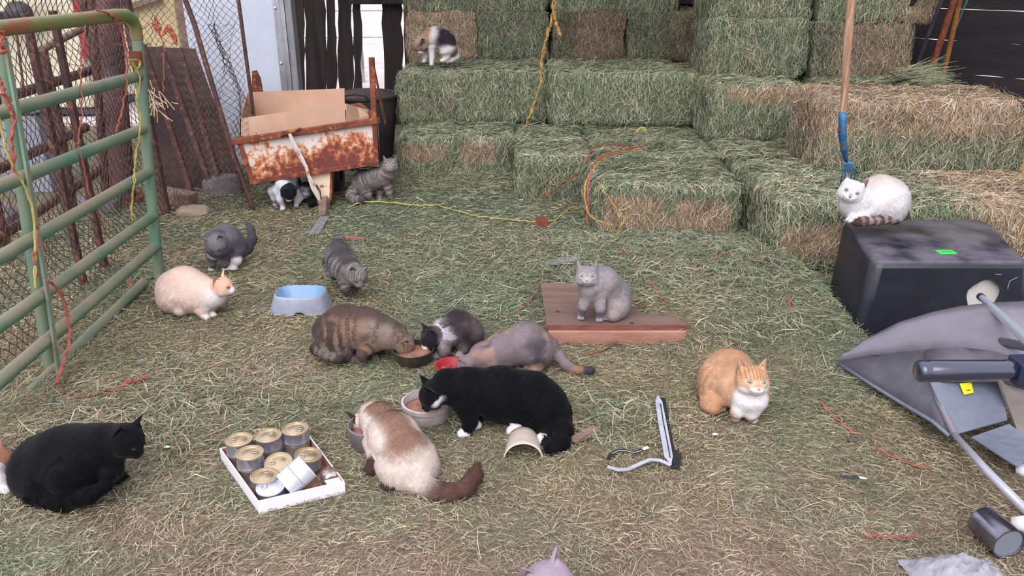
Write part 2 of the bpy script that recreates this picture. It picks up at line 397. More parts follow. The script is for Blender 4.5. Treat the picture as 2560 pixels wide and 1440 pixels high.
bale(1.34, 2.2, 5.0, 6.0, 0, Z1, 'lowest bale under the pale upright faced bale, thin strip of top showing', seed=6, vis='t')
bale(2.0, 2.95, 3.85, 4.9, 0, Z1, 'low bale behind and right of the black bin, straw coloured right end', rot=-.06, seed=7, vis='ftr', bright=1.1, tanf=lambda u, v, N: sstep(.2, .5, u) * .8, green=.75)
bale(-.86, .27, 6.2, 6.76, Z1, Z2, 'second row bale that the calico cat stands on', seed=8, vis='ftl')
bale(.29, 1.45, 6.1, 6.7, Z1, Z2, 'wide second row bale in the middle of the stack, pale rounded face', seed=9, vis='ftlr', bright=1.12)
bale(1.36, 1.98, 5.5, 6.05, Z1, Z2, 'second row bale standing forward beside the long straw coloured one', seed=10, vis='ftl', bright=1.12, tan=((.1, 1, 0, .3),))
bale(1.80, 2.97, 4.60, 5.22, Z1 - .01, .77, 'long bale behind the pitchfork, straw coloured top half and dull green lower half', rot=-.05, seed=11, vis='ftlr', tanf=lambda u, v, N: np.where(N[:, 2] > .5, 1.0, 1 - sstep(.32, .58, v)) * .9 + .3 * (u < .1), green=.8, dens=1.2, long=1.15)
bale(-.86, -.30, 7.08, 7.64, Z2, Z3, 'straw coloured bale end behind the calico cat', seed=12, vis='ftl', tanf=lambda u, v, N: .75 + 0 * u, green=.5)
bale(-.28, .30, 7.1, 7.66, Z2, Z3, 'dark green third row bale end right of the straw coloured one', seed=13, vis='ftl', bright=.85)
bale(.36, .95, 7.02, 7.6, Z2, Z3, 'third row bale end with a brown weathered middle', seed=14, vis='ftl', tanf=lambda u, v, N: .9 * sstep(.1, .4, u), green=.6, bright=.56)
bale(.97, 1.60, 7.05, 7.62, Z2, Z3, 'third row bale end, dull green with a brown stain at its right', seed=15, vis='ft', tanf=lambda u, v, N: .6 * sstep(.45, .7, u), bright=.75)
bale(1.42, 2.12, 5.96, 6.54, Z2, 1.13, 'tall standing third row bale above the bale beside the long straw one', seed=16, vis='ftl')
bale(2.14, 2.84, 5.9, 6.5, Z2, 1.11, 'third row bale at the right end with a brown weathered face', seed=17, vis='ftr', tanf=lambda u, v, N: .75 * sstep(.1, .4, u) * (N[:, 1] < 0), green=.55, bright=.72)
bale(-.9, .30, 7.12, 7.7, Z3, Z4, 'top row bale over the calico cat, only its bottom edge in view', seed=18, vis='fl')
bale(.33, 1.40, 7.08, 7.7, Z3, Z4, 'top row bale in the middle, only its bottom edge in view', seed=19, vis='f')
bale(1.42, 2.13, 6.0, 6.6, 1.13, Z4, 'top row bale right of the middle, green bottom edge in view', seed=20, vis='fl')
bale(2.14, 2.98, 5.92, 6.5, 1.12, Z4, 'top row bale at the right end, straw coloured corner hanging out', seed=21, vis='fr', tanf=lambda u, v, N: .8 * sstep(.5, .8, u))
# bales that carry the rows above, their ends show at the sides
bale(-.84, .27, 6.2, 7.66, 0, .365, 'lowest row bale under the calico cat\'s bale, end showing at the side of the stack', seed=22, vis='l')
bale(.29, 1.30, 6.1, 7.66, 0, .365, 'hidden lowest row bale in the middle of the stack', seed=23, vis='')
bale(-.86, .27, 6.79, 7.66, Z1, .735, 'second row bale right behind the calico cat\'s bale', seed=24, vis='tl')
bale(.29, 1.33, 6.73, 7.66, Z1, .735, 'second row bale behind the wide middle one, thin top strip showing', seed=25, vis='t')
bale(1.36, 2.13, 6.07, 6.7, Z1, .735, 'second row bale that carries the tall standing one', seed=26, vis='')
bale(2.14, 2.84, 5.75, 6.5, Z1, .735, 'second row bale that carries the weathered right end bale', seed=27, vis='tr')
bale(2.2, 2.9, 5.0, 6.5, 0, .365, 'lowest row bale at the right end of the stack', seed=28, vis='r')
# ---------------------------------------------------------------- more materials
def dusty(m, col, lo=.1, hi=.8, amt=.8, nscale=14):     # dirt settled on upward faces
    t = m.node_tree; N, L = t.nodes, t.links; b = N['Principled BSDF']
    g = N.new('ShaderNodeNewGeometry'); s = N.new('ShaderNodeSeparateXYZ'); L.new(g.outputs['Normal'], s.inputs[0])
    r = N.new('ShaderNodeMapRange'); r.inputs['From Min'].default_value = lo; r.inputs['From Max'].default_value = hi; L.new(s.outputs['Z'], r.inputs['Value'])
    n = N.new('ShaderNodeTexNoise'); n.inputs['Scale'].default_value = nscale; n.inputs['Detail'].default_value = 5
    tc = N.new('ShaderNodeTexCoord'); L.new(tc.outputs['Object'], n.inputs['Vector'])
    q = N.new('ShaderNodeMapRange'); q.inputs['From Min'].default_value = .3; q.inputs['From Max'].default_value = .6; q.inputs['To Max'].default_value = amt; L.new(n.outputs['Fac'], q.inputs['Value'])
    mu = N.new('ShaderNodeMath'); mu.operation = 'MULTIPLY'; L.new(r.outputs[0], mu.inputs[0]); L.new(q.outputs[0], mu.inputs[1])
    x = N.new('ShaderNodeMix'); x.data_type = 'RGBA'; L.new(mu.outputs[0], x.inputs['Factor']); x.inputs['B'].default_value = (*col, 1)
    bc = b.inputs['Base Color']
    if bc.links: L.new(bc.links[0].from_socket, x.inputs['A'])
    else: x.inputs['A'].default_value = bc.default_value
    L.new(x.outputs['Result'], bc); return m
M['gate'] = dusty(mat('green_gate_paint', S(74, 118, 98), .55, 0, S(98, 122, 98), 6, .15, 40, c3=S(84, 110, 88), scale3=11, lo3=.6, hi3=.7), S(138, 130, 108), -.1, .5, 1.0, 3)
M['gatetop'] = dusty(mat('green_gate_paint_worn', S(96, 122, 66), .55, 0, S(126, 104, 68), 5, .15, 40, c3=S(140, 84, 60), scale3=9, lo3=.55, hi3=.62), S(132, 124, 96), .3, .9, .8, 16)
M['rustpipe'] = mat('rusty_pipe', S(92, 62, 56), .8, 0, S(66, 46, 46), 10, .3, 80, c3=S(124, 84, 66), scale3=25)
M['rustpost'] = mat('rusty_post', S(110, 78, 78), .7, 0, S(78, 56, 58), 6, .3, 60, c3=S(128, 118, 132), scale3=7, lo3=.56, hi3=.66)
M['wire'] = mat('weathered_wire', S(78, 66, 66), .6, .3, S(98, 70, 58), 20)
M['plank'] = mat('dark_barn_wood', S(62, 50, 48), .9, 0, S(38, 32, 34), 5, .5, 60, stretch=(3, 3, .25))
M['plankdark'] = mat('black_barn_wood', S(48, 40, 42), .9, 0, S(32, 30, 36), 3, .5, 40, stretch=(.3, .3, 3))
M['whitesheet'] = mat('white_sheet_metal', S(196, 202, 216), .35, 0, S(184, 190, 204), 2)
M['alu'] = mat('aluminium_trim', S(206, 208, 214), .32, .8, S(180, 182, 188), 8, .1, 30)
M['greywood'] = mat('grey_weathered_wood', S(138, 138, 140), .85, 0, S(110, 108, 108), 8, .3, 50, stretch=(4, 4, .3))
M['cream'] = mat('cream_wall', S(214, 210, 188), .6, 0, S(196, 186, 158), 1.2, c3=S(168, 156, 130), scale3=4, lo3=.6, hi3=.75)
M['tan'] = mat('tan_plywood', S(196, 180, 140), .7, 0, S(176, 158, 120), 2, stretch=(1, 1, .3))
M['red'] = mat('faded_red_paint', S(168, 40, 52), .5, 0, S(140, 34, 44), 5)
M['darkmetal'] = mat('dark_machine_metal', S(64, 64, 74), .5, .2, S(44, 42, 48), 6)
M['yardground'] = mat('pale_yard_ground', S(206, 196, 196), .95, 0, S(180, 168, 166), 1.5, .3, 9)
M['rust'] = mat('rust', S(132, 70, 48), .85, .1, S(96, 52, 44), 12, .35, 90, c3=S(170, 96, 56), scale3=22)
M['orange'] = mat('orange_twine', S(182, 98, 76), .8, 0, S(150, 82, 68), 30)
M['red_twine'] = mat('faded_red_twine', S(166, 88, 78), .8, 0, S(136, 76, 66), 30)
M['yellow'] = mat('yellow_twine', S(184, 168, 92), .8, 0, S(160, 142, 80), 30)
M['gold'] = mat('ochre_twine', S(180, 142, 76), .8, 0, S(152, 114, 62), 30)
M['stone'] = mat('field_stone', S(158, 138, 122), .9, 0, S(130, 112, 100), 6, .6, 30)
M['greystone'] = mat('grey_stone', S(120, 114, 118), .9, 0, S(92, 86, 88), 6, .6, 30)
M['lumber'] = mat('weathered_lumber', S(140, 118, 104), .85, 0, S(108, 86, 76), 4, .4, 50, stretch=(.4, 3, 3))

def struct(name, loc): return empty(name, loc, kind='structure')

# ---------------------------------------------------------------- barn shell
def plank(parent, a, b, w, th, m, jag=0.0, nm='plank'):
    """upright or lying board from a to b with slightly uneven edges"""
    a, b = Vector(a), Vector(b); d = b - a; n = max(4, int(d.length / .12)); up = Vector((0, 0, 1)) if abs(d.normalized().z) < .7 else None
    tn = parent['face']; sd = d.normalized().cross(Vector(tn)).normalized(); nrm = Vector(tn)
    mb = MB(); V = []; F = []
    for i in range(n + 1):
        c = a + d * i / n; l = w / 2 + random.uniform(-jag, jag); r = w / 2 + random.uniform(-jag, jag)
        V += [c - sd * l - nrm * th / 2, c + sd * r - nrm * th / 2, c + sd * r + nrm * th / 2, c - sd * l + nrm * th / 2]
    for i in range(n):
        o = i * 4
        for k in range(4): F.append((o + k, o + (k + 1) % 4, o + 4 + (k + 1) % 4, o + 4 + k))
    F += [(3, 2, 1, 0), tuple(n * 4 + k for k in range(4))]
    return mb.add(V, F).build(nm, m, parent)
YB = 7.95
def build_shell():
    w = struct('wall_back', (-.5, YB, 0)); w['face'] = (0, -1, 0)
    def colx(px, y): return PY(px, y, YB).x
    for (a, b, a2, b2, j) in ((738, 759, 741, 762, .006), (764, 808, 766, 818, .012), (815, 839, 819, 842, .012), (845, 877, 847, 884, .012), (884, 901, 886, 905, .012), (956, 1003, 963, 1006, .016), (1008, 1036, 1014, 1040, .008)):
        x0, x1 = colx(a, 0), colx(b, 0); x2, x3 = colx(a2, 220), colx(b2, 220)
        z0, z2 = PY(900, 0, YB).z, PY(900, 220, YB).z; k = (3.2 - z2) / (z0 - z2); kb = -z2 / (z0 - z2)
        ct, cb = (x0 + x1) / 2, (x2 + x3) / 2
        plank(w, (cb + (ct - cb) * kb, YB, 0), (cb + (ct - cb) * k, YB, 3.2), (x1 - x0 + x3 - x2) / 2, .03, M['plank'], j)
    x = colx(1040, 0) + .1
    while x < 3.4: plank(w, (x, YB, 0), (x + random.uniform(-.01, .01), YB, 3.2), .185, .03, M['plank'], .008); x += .19
    MB().box((colx(878, 0), YB - .14, PY(900, 9, YB).z), (2.6, YB - .02, PY(900, 9, YB).z + .12)).build('rail', M['plank'], w, bevel=.006)
    # dark right wall of lying boards
    A, B = Vector((2.35, 7.95, 0)), Vector((6.4, 3.55, 0)); d = (B - A).normalized(); n = Vector((-d.y, d.x, 0)); n = n if n.x < 0 else -n
    r = struct('wall_right', A); r['face'] = tuple(n)
    z = -.02; hs = [.24, .24, .23, .25, .235, .24, .235, .245, .24, .24, .24, .24, .24]
    for i, h in enumerate(hs):
        gap = .0032 if i not in (3, 5) else .0065
        plank(r, A + Vector((0, 0, z + h / 2)), B + Vector((0, 0, z + h / 2)), h - gap, .03, M['plankdark'], .0022 if i not in (3, 5) else .0042); z += h
    for t in (1.1, 2.7, 4.2): MB().beam(A + d * t - n * .06, A + d * t - n * .06 + Vector((0, 0, 3.1)), .09, .09, d).build('post', M['plankdark'], r)
    MB().beam(A + d * .3 + n * .07, A + d * .3 + n * .07 + Vector((0, 0, 3.1)), .1, .1, d).build('post', M['plankdark'], r)
    # roof over the hay
    c = struct('ceiling', (2, 6, 3.0)); MB().box((-1.75, 4.9, 3.35), (6.8, 8.4, 3.4)).build('roof_sheet', M['plankdark'], c)
    for i in range(5): MB().beam((-1.7, 5.1 + i * .75, 3.27), (6.6, 5.1 + i * .75, 3.27), .08, .14).build('rafter', M['plank'], c)
    # white sheet with aluminium edge
    l = struct('wall_left', (-1.9, 6.35, 0)); Y = 6.35
    x0, x1 = PY(470, 100, Y).x, PY(692, 110, Y).x
    MB().box((x0, Y, 0), (x1, Y + .03, 3.1)).build('sheet', M['whitesheet'], l)
    xa, xb, xc = PY(694, 110, Y).x, PY(722, 110, Y).x, PY(738, 110, Y - .02).x
    MB().box((xa, Y - .03, 0), (xb, Y + .05, 3.1)).build('edge_trim', M['alu'], l, bevel=.006)
    MB().box((xa + .035, Y - .04, 0), (xa + .05, Y - .03, 3.1)).build('trim_rib', M['alu'], l)
    MB().box((xb + .004, Y - .03, 0), (xc, Y + .09, 3.1)).build('edge_board', M['greywood'], l, bevel=.004)
    for zz in (.35, .8, 1.2): MB().sphere((xa + .02, Y - .035, zz), (.012, .006, .012), 8, 6).build('rivet', M['alu'], l, smooth='all')
    # yard outside
    y = struct('ground_outside', (0, 8.5, 0)); MB().box((-30, 8.05, -.06), (30, 60, .035)).build('yard_surface', M['yardground'], y)
build_shell()

# fence far outside, seen through the slats
def yard_fence():
    f = empty('yard_fence', (-1.5, 11, 0), 'pale pipe rail fence outside in the bright yard, seen between the wall slats', 'fence')
    for z in (.62, .95, 1.25, 1.55): MB().tube([(-4.2, 11, z), (0, 11, z + .01)], .018, 8).build('rail', M['alu'], f, smooth=True)
    for x in (-4.1, -2.0, -.1): MB().tube([(x, 11, .02), (x, 11, 1.6)], .03, 8).build('post', M['alu'], f, smooth=True)
yard_fence()

# ---------------------------------------------------------------- cream trailer and clutter at the far left
def cream_side():
    Y = 8.4
    t = empty('trailer', (-5.2, Y, .0), 'cream sided trailer beyond the fence at the top left, red strip at its end', 'trailer')
    a = PY(-260, 100, Y).x; b = PY(192, 60, Y).x; c = PY(224, 60, Y).x
    MB().box((a, Y, .12), (b, Y + 1.6, 2.6)).build('side_wall', M['cream'], t, bevel=.02)
    MB().box((b + .002, Y - .02, .62), (c, Y + 1.6, 2.6)).build('red_strip', M['red'], t, bevel=.01)
    MB().box((a, Y - .03, .06), (b, Y + 1.6, .115)).build('skirt', M['darkmetal'], t)
    q = PY(212, 0, Y - .012); mb = MB()       # dark painted lettering low part
    mb.tube([PY(172, -12, Y - .01), PY(180, -1, Y - .01), PY(196, 1, Y - .01), PY(203, -10, Y - .01)], .006, 6); mb.tube([PY(208, -12, Y - .01), PY(214, -1, Y - .01), PY(222, 1, Y - .01), PY(240, -2, Y - .01)], .006, 6)
    mb.build('lettering', M['darkmetal'], t)
    for px in (60,): MB().lathe([(0, -.09), (.09, -.09), (.12, -.05), (.12, .05), (.09, .09), (0, .09)], Matrix.Translation(PY(48, 36, Y - .2)) @ Matrix.Rotation(math.radians(90), 4, 'Y'), 28).build('fender', M['darkmetal'], t, smooth=True); MB().beam(PY(-120, 42, Y - .2), PY(44, 40, Y - .2), .12, .09).build('bumper', M['darkmetal'], t, bevel=.01)
    MB().tube([PY(33, -20, Y - .25), PY(33, 25, Y - .25)], .008, 6).build('rod', M['darkmetal'], t)
    w = empty('plywood_sheet', (PY(390, 60, 7.6).x, 7.6, 0), 'tan plywood sheet standing behind the chain link, upper left', 'board')
    MB().box((PY(306, 60, 7.6).x, 7.6, 0), (PY(443, 60, 7.6).x, 7.64, 2.5)).build('panel', M['tan'], w, bevel=.004)
    MB().beam(PY(315, 20, 7.55), PY(400, -8, 7.55), .05, .05).build('batten', M['lumber'], w)
    p = empty('timber_post', (PY(475, 60, 6.6).x, 6.6, 0), 'dark brown timber post behind the chain link beside the white sheet', 'post')
    MB().box((PY(445, 60, 6.6).x, 6.6, 0), (PY(492, 60, 6.6).x, 6.75, 2.6)).build('shaft', M['lumber'], p, bevel=.01)
cream_side()

def steel_column():
    a, b = PY(322, 575, 5.3), PY(262, -30, 5.3); a.z = 0
    r = empty('steel_column', a, 'thick rusty purple brown steel column behind the green gate', 'post')
    MB().tube([a, b + (b - a) * .6], .082, 24).build('shaft', M['rustpost'], r, smooth=True)
    MB().tube([a + Vector((-.09, -.06, 0)), b + Vector((-.04, -.07, .1))], .026, 10).build('side_pipe', M['rustpipe'], r, smooth=True)
    MB().lathe([(0, .03), (.14, .03), (.14, 0), (0, 0)], Matrix.Translation(a), 24).build('base_plate', M['rust'], r)
    v = MB()
    for i in range(60):
        t = random.random(); c = a.lerp(b, t * .95) + Vector((random.uniform(-.14, .14), random.uniform(-.14, -.09), 0)); pts = [c]; d = Vector((random.gauss(0, 1), random.gauss(0, .3), random.gauss(0, 1.3))).normalized()
        for k in range(6): d = (d + Vector((random.gauss(0, .4), random.gauss(0, .12), random.gauss(0, .4)))).normalized(); pts.append(pts[-1] + d * .05)
        v.tube(pts, .0022, 3, False)
    tag(v.build('dry_vines', mat('dry_vine', S(104, 78, 70), .9)), 'tangle of dry brown vine stems round the steel column', 'vine', kind='stuff')
steel_column()

# ---------------------------------------------------------------- chain link fence
def chainlink(mb, fn, nu, nv, r=.0021):
    """fn(u,v) -> point; wires zigzag up the net"""
    for i in range(nu):
        pts = []
        for j in range(nv * 2 + 1):
            sx = (j + i) % 2
            pts.append(fn((i + sx * 1.0) / nu, j / (nv * 2)) + Vector((0, .003 * (1 if j % 2 else -1), 0)))
        mb.tube(pts, r, 3, False)
def fence():
    A = Vector((-2.02, 2.55, 0)); Bp = Vector((-2.24, 4.98, 0)); Cc = PY(655, 528, 5.12); Cc.z = 0
    f = empty('chain_link_fence', A, 'sagging brown chain link fence behind the green gate, bent round a corner', 'fence')
    mb = MB()
    def p1(u, v):
        p = A.lerp(Bp, u); q = np.array([[p.x, p.y, v * 2]]); s = float(fbm(q, 1.8, 50)[0] - .5); s2 = float(fbm(q + 9, 2.3, 51)[0] - .5)
        return Vector((p.x + s * .16, p.y + s2 * .10, .02 + v * 1.36 + s2 * .05))
    chainlink(mb, p1, 84, 22); mb.build('wire_mesh', M['wire'], f, kind='stuff')
    mb = MB(); T0, T1 = PY(335, -30, 5.25), PY(604, -30, 5.35)
    def p2(u, v):
        b = Bp.lerp(Cc, u); t = T0.lerp(T1, u); q = np.array([[u * 3, v * 3, 1.0]]); s = float(fbm(q, 1.8, 52)[0] - .5)
        p = b.lerp(t, v); bow = math.sin(v * math.pi) * -.10 * u
        return p + Vector((s * .10 + bow * .4, s * .12, 0))
    chainlink(mb, p2, 30, 27); mb.build('wire_mesh', M['wire'], f, kind='stuff')
    mb = MB()                              # loose folded end of the net
    def p3(u, v):
        b = Vector((Cc.x - .16 + u * .16, Cc.y - .05, .0)); t = PY(520 + 60 * u, 60, 5.3); p = b.lerp(t, v); return p + Vector((.05 * math.sin(v * 9 + u * 4), .05 * math.cos(u * 14), 0))
    chainlink(mb, p3, 12, 26, .0018); mb.build('folded_mesh', M['wire'], f, kind='stuff')
    MB().tube([PY(452, -30, 5.2), PY(486, 60, 5.18), PY(512, 150, 5.16), PY(548, 270, 5.14), PY(585, 390, 5.12), PY(632, 520, 5.08)], .017, 8).build('bent_pipe', M['rustpipe'], f, smooth=True)
    MB().tube([PY(592, -30, 5.5), PY(628, 240, 5.5), PY(650, 420, 5.5)], .013, 8).build('edge_bar', M['rustpipe'], f, smooth=True)
    MB().beam(Vector((-2.24, 4.98, 0)), Vector((-2.27, 4.98, 1.5)), .05, .05).build('corner_post', M['rustpipe'], f)
    for i, (x, y) in enumerate(((196, 650), (250, 610))):
        p = PX(x, y, -2.16); q = p.copy(); p.z = 0; q.z = 1.3; MB().beam(p, q, .035, .03).build('line_post', M['rustpipe'], f, bevel=.003)
fence()

def old_gate():
    f = empty('rusty_pipe_gate', PX(150, 480, -2.75), 'old brown pipe gate frame leaning behind the chain link at the left', 'gate'); X = -2.75
    def P(x, y, dx=0): return PX(x, y, X + dx)
    z0 = P(185, 500); z0.z = 0
    MB().tube([P(108, 128), P(152, 330), P(184, 520)], .026, 10).build('upright', M['rustpipe'], f, smooth=True)
    MB().tube([P(104, 124), P(232, 58)], .022, 10).build('rail', M['lumber'], f, smooth=True)
    for a, b in (((-40, 262), (240, 172)), ((-40, 440), (215, 318)), ((-40, 620), (250, 425))): MB().tube([P(*a), P(*b)], .028, 10).build('rail', M['rustpipe'], f, smooth=True)
    MB().tube([P(40, 70), P(60, 230)], .007, 8).build('rod', M['rustpipe'], f, smooth=True)
    p = P(240, 172); q = Vector(p); q.z = 0; q2 = Vector(p); q2.z = 1.35; MB().tube([q, q2], .03, 10).build('hinge_post', M['rustpipe'], f, smooth=True)
    g = P(-40, 400); q = Vector(g); q.z = 0; g.z = 1.2; MB().tube([q, g], .03, 10).build('end_post', M['rustpipe'], f, smooth=True)
old_gate()

def stack_panels():
    f = empty('rusty_sheet', PY(450, 500, 5.75), 'rust brown sheet panel leaning behind the chain link left of the cart', 'panel')
    c = [PY(352, 116, 5.9), PY(488, 122, 5.9), PY(618, 508, 5.6), PY(398, 508, 5.6)]
    for q in c[2:]: q.z = max(q.z, .0)
    rows = [[c[0].lerp(c[1], u / 6).lerp(c[3].lerp(c[2], u / 6), v / 8) for u in range(7)] for v in range(9)]
    MB().sheet(rows, .012).build('sheet', mat('brown_rusted_sheet', S(84, 62, 58), .8, 0, S(56, 42, 42), 4, .3, 40), f)
    for i, (a, b) in enumerate((((358, 112), (480, 486)), ((402, 116), (536, 500)), ((448, 120), (560, 500)))):
        g = empty('steel_bar', PY(*b, 5.5), ['grey brown steel bar leaning farthest left on the rusty sheet', 'middle one of the three steel bars leaning on the rusty sheet', 'rightmost steel bar leaning on the rusty sheet, nearest the cart'][i], 'bar', 'bars leaning on the rusty sheet')
        p, q = PY(*a, 5.72), PY(*b, 5.45); q.z = max(q.z, .02); MB().beam(p, q, .035, .03, (0, 1, 0)).build('bar', M['rustpipe'], g, bevel=.004)
    b = empty('timber_beam', PY(430, 510, 5.2), 'short brown timber beam lying behind the fence foot', 'timber'); p, q = PY(372, 480, 5.25), PY(484, 500, 5.15)
    MB().beam(p, q, .10, .09).build('beam', M['lumber'], b, bevel=.006)
def rockmesh(c, r, seed, m, name, label, cat='stone', flat=.6):
    mb = MB().sphere((0, 0, 0), (1, 1, 1), 14, 9); V = np.array(mb.v); n = fbm(V + seed * 5, 1.6, seed); k = .7 + .6 * n; V = V * k[:, None] * np.array([r[0], r[1], r[2]])
    V = np.sign(V) * np.minimum(np.abs(V), np.array(r) * .82); mb.v = [tuple(Vector(v) + Vector(c)) for v in V]
    o = mb.build(name, m, smooth=True); tag(o, label, cat); return o
stack_panels()
rockmesh(G(475, 545) + Vector((0, .08, .01)), (.12, .1, .05), 1, M['stone'], 'stone', 'flat tan stone at the foot of the fence by the hay')
rockmesh(PY(560, 478, 5.5), (.16, .1, .14), 2, M['greystone'], 'stone', 'grey pointed stone slab behind the fence left of the cart')
rockmesh(G(45, 560) + Vector((-.5, .9, .0)), (.3, .25, .16), 4, M['greystone'], 'stone', 'big dark stone in the yard behind the gate')
rockmesh(G(30, 640) + Vector((-.5, .6, .0)), (.22, .2, .12), 5, M['greystone'], 'stone', 'smaller grey stone in front of the big one behind the gate')
rockmesh(G(210, 560) + Vector((-.1, .35, .0)), (.2, .15, .1), 6, M['greystone'], 'stone', 'grey stone beside the foot of the steel column')
def yard_box():
    p = PX(60, 300, -3.4); g = empty('metal_box', (p.x, p.y, 0), 'small blue grey metal box standing behind the fence at the left', 'box')
    MB().box((p.x - .15, p.y - .1, 0), (p.x + .15, p.y + .15, p.z + .05)).build('case', mat('blue_grey_metal', S(134, 140, 152), .5), g, bevel=.01); MB().box((p.x - .16, p.y - .11, p.z + .05), (p.x + .16, p.y + .16, p.z + .07)).build('lid', M['darkmetal'], g, bevel=.005)
yard_box()

# ---------------------------------------------------------------- green gate
def green_gate():
    X = -1.82
    g = empty('pipe_gate', (X, 3.95, 0), 'green tubular steel gate with dusty rails at the left', 'gate')
    far = [(346, 24), (347, 190), (358, 322), (372, 430), (382, 540), (392, 614)]
    left = [(-60, 74), (-60, 298), (-60, 490), (-60, 678), (-60, 856), (-60, 1004)]
    ft = PX(336, 26, X); fb = PX(395, 676, X); fb.z = 0.0
    # top rail bends down into the far upright
    tl = PX(-60, 78, X); tr = PX(292, 38, X); dirn = (tr - tl).normalized(); c = PX(336, 34, X)
    arc = [tr, tr.lerp(c, .6), (tr.lerp(c, .92)).lerp(PX(344, 80, X), .12), c.lerp(PX(347, 100, X), .35), PX(346, 105, X)]
    MB().tube([tl, tl.lerp(tr, .5)] + [tr, PX(315, 38, X), PX(330, 48, X), PX(339, 68, X), PX(343, 100, X)], [.029] * 7, 14).build('top_rail', M['gatetop'], g, smooth=True)
    MB().tube([PX(343, 98, X), PX(352, 180, X), PX(368, 380, X), PX(383, 540, X), fb], .027, 14).build('upright', M['gate'], g, smooth=True)
    for i in range(1, 6):
        a, b = PX(*left[i], X + .004), PX(*far[i], X + .004); MB().tube([a, a.lerp(b, .5), b], .0255, 14).build('rail', M['gate'], g, smooth=True)
    a, b = G(-40, 1095, -.03), G(360, 706, .035); MB().tube([a, a.lerp(b, .5), b], .024, 14).build('rail', M['gate'], g, smooth=True)
    pts = [(8, 96), (36, 300), (70, 520), (104, 740), (134, 930)]
    MB().tube([PX(x - 8, y, X - .045) for x, y in pts], .022, 12).build('middle_upright', M['gate'], g, smooth=True)
    P3 = [PX(x + 8, y, X + .036) for x, y in ((4, 100), (40, 300), (76, 520), (112, 740), (140, 940))]; mb = MB()
    for p, q in zip(P3, P3[1:]): mb.beam(p, q, .022, .010, (1, 0, 0))
    mb.build('brace_strap', mat('pale_green_strap', S(112, 142, 120), .5, 0, S(124, 120, 100), 10), g)
    MB().tube([PX(337, 128, X + .0), PX(342, 165, X)], .0305, 14).build('collar', M['rust'], g, smooth=True)
green_gate()
def twine(pts, m, label, r=.0035, wob=.006, name='twine', strands=1, cat='twine', end=None, sub=6):
    mb = MB()
    for s in range(strands):
        P = [Vector(p) for p in pts]; out = []; 
        for i in range(len(P) - 1):
            p0, p1, p2, p3 = P[max(i - 1, 0)], P[i], P[i + 1], P[min(i + 2, len(P) - 1)]
            for k in range(sub):
                t = k / sub; q = .5 * ((2 * p1) + (p2 - p0) * t + (2 * p0 - 5 * p1 + 4 * p2 - p3) * t * t + (3 * p1 - p0 - 3 * p2 + p3) * t ** 3)
                out.append(q + Vector((random.gauss(0, wob), random.gauss(0, wob), random.gauss(0, wob * .6))))
        out.append(P[-1]); mb.tube(out, r * (1 if strands == 1 else .8), 5, True)
    if end:
        for k in range(7): mb.tube([P[-1], P[-1] + Vector((random.gauss(0, .012), random.gauss(0, .012), -.03 - random.random() * .025))], [r * .6, r * .2], 3, False)
    o = mb.build(name, m, smooth=True); return tag(o, label, cat)
XT = -1.785
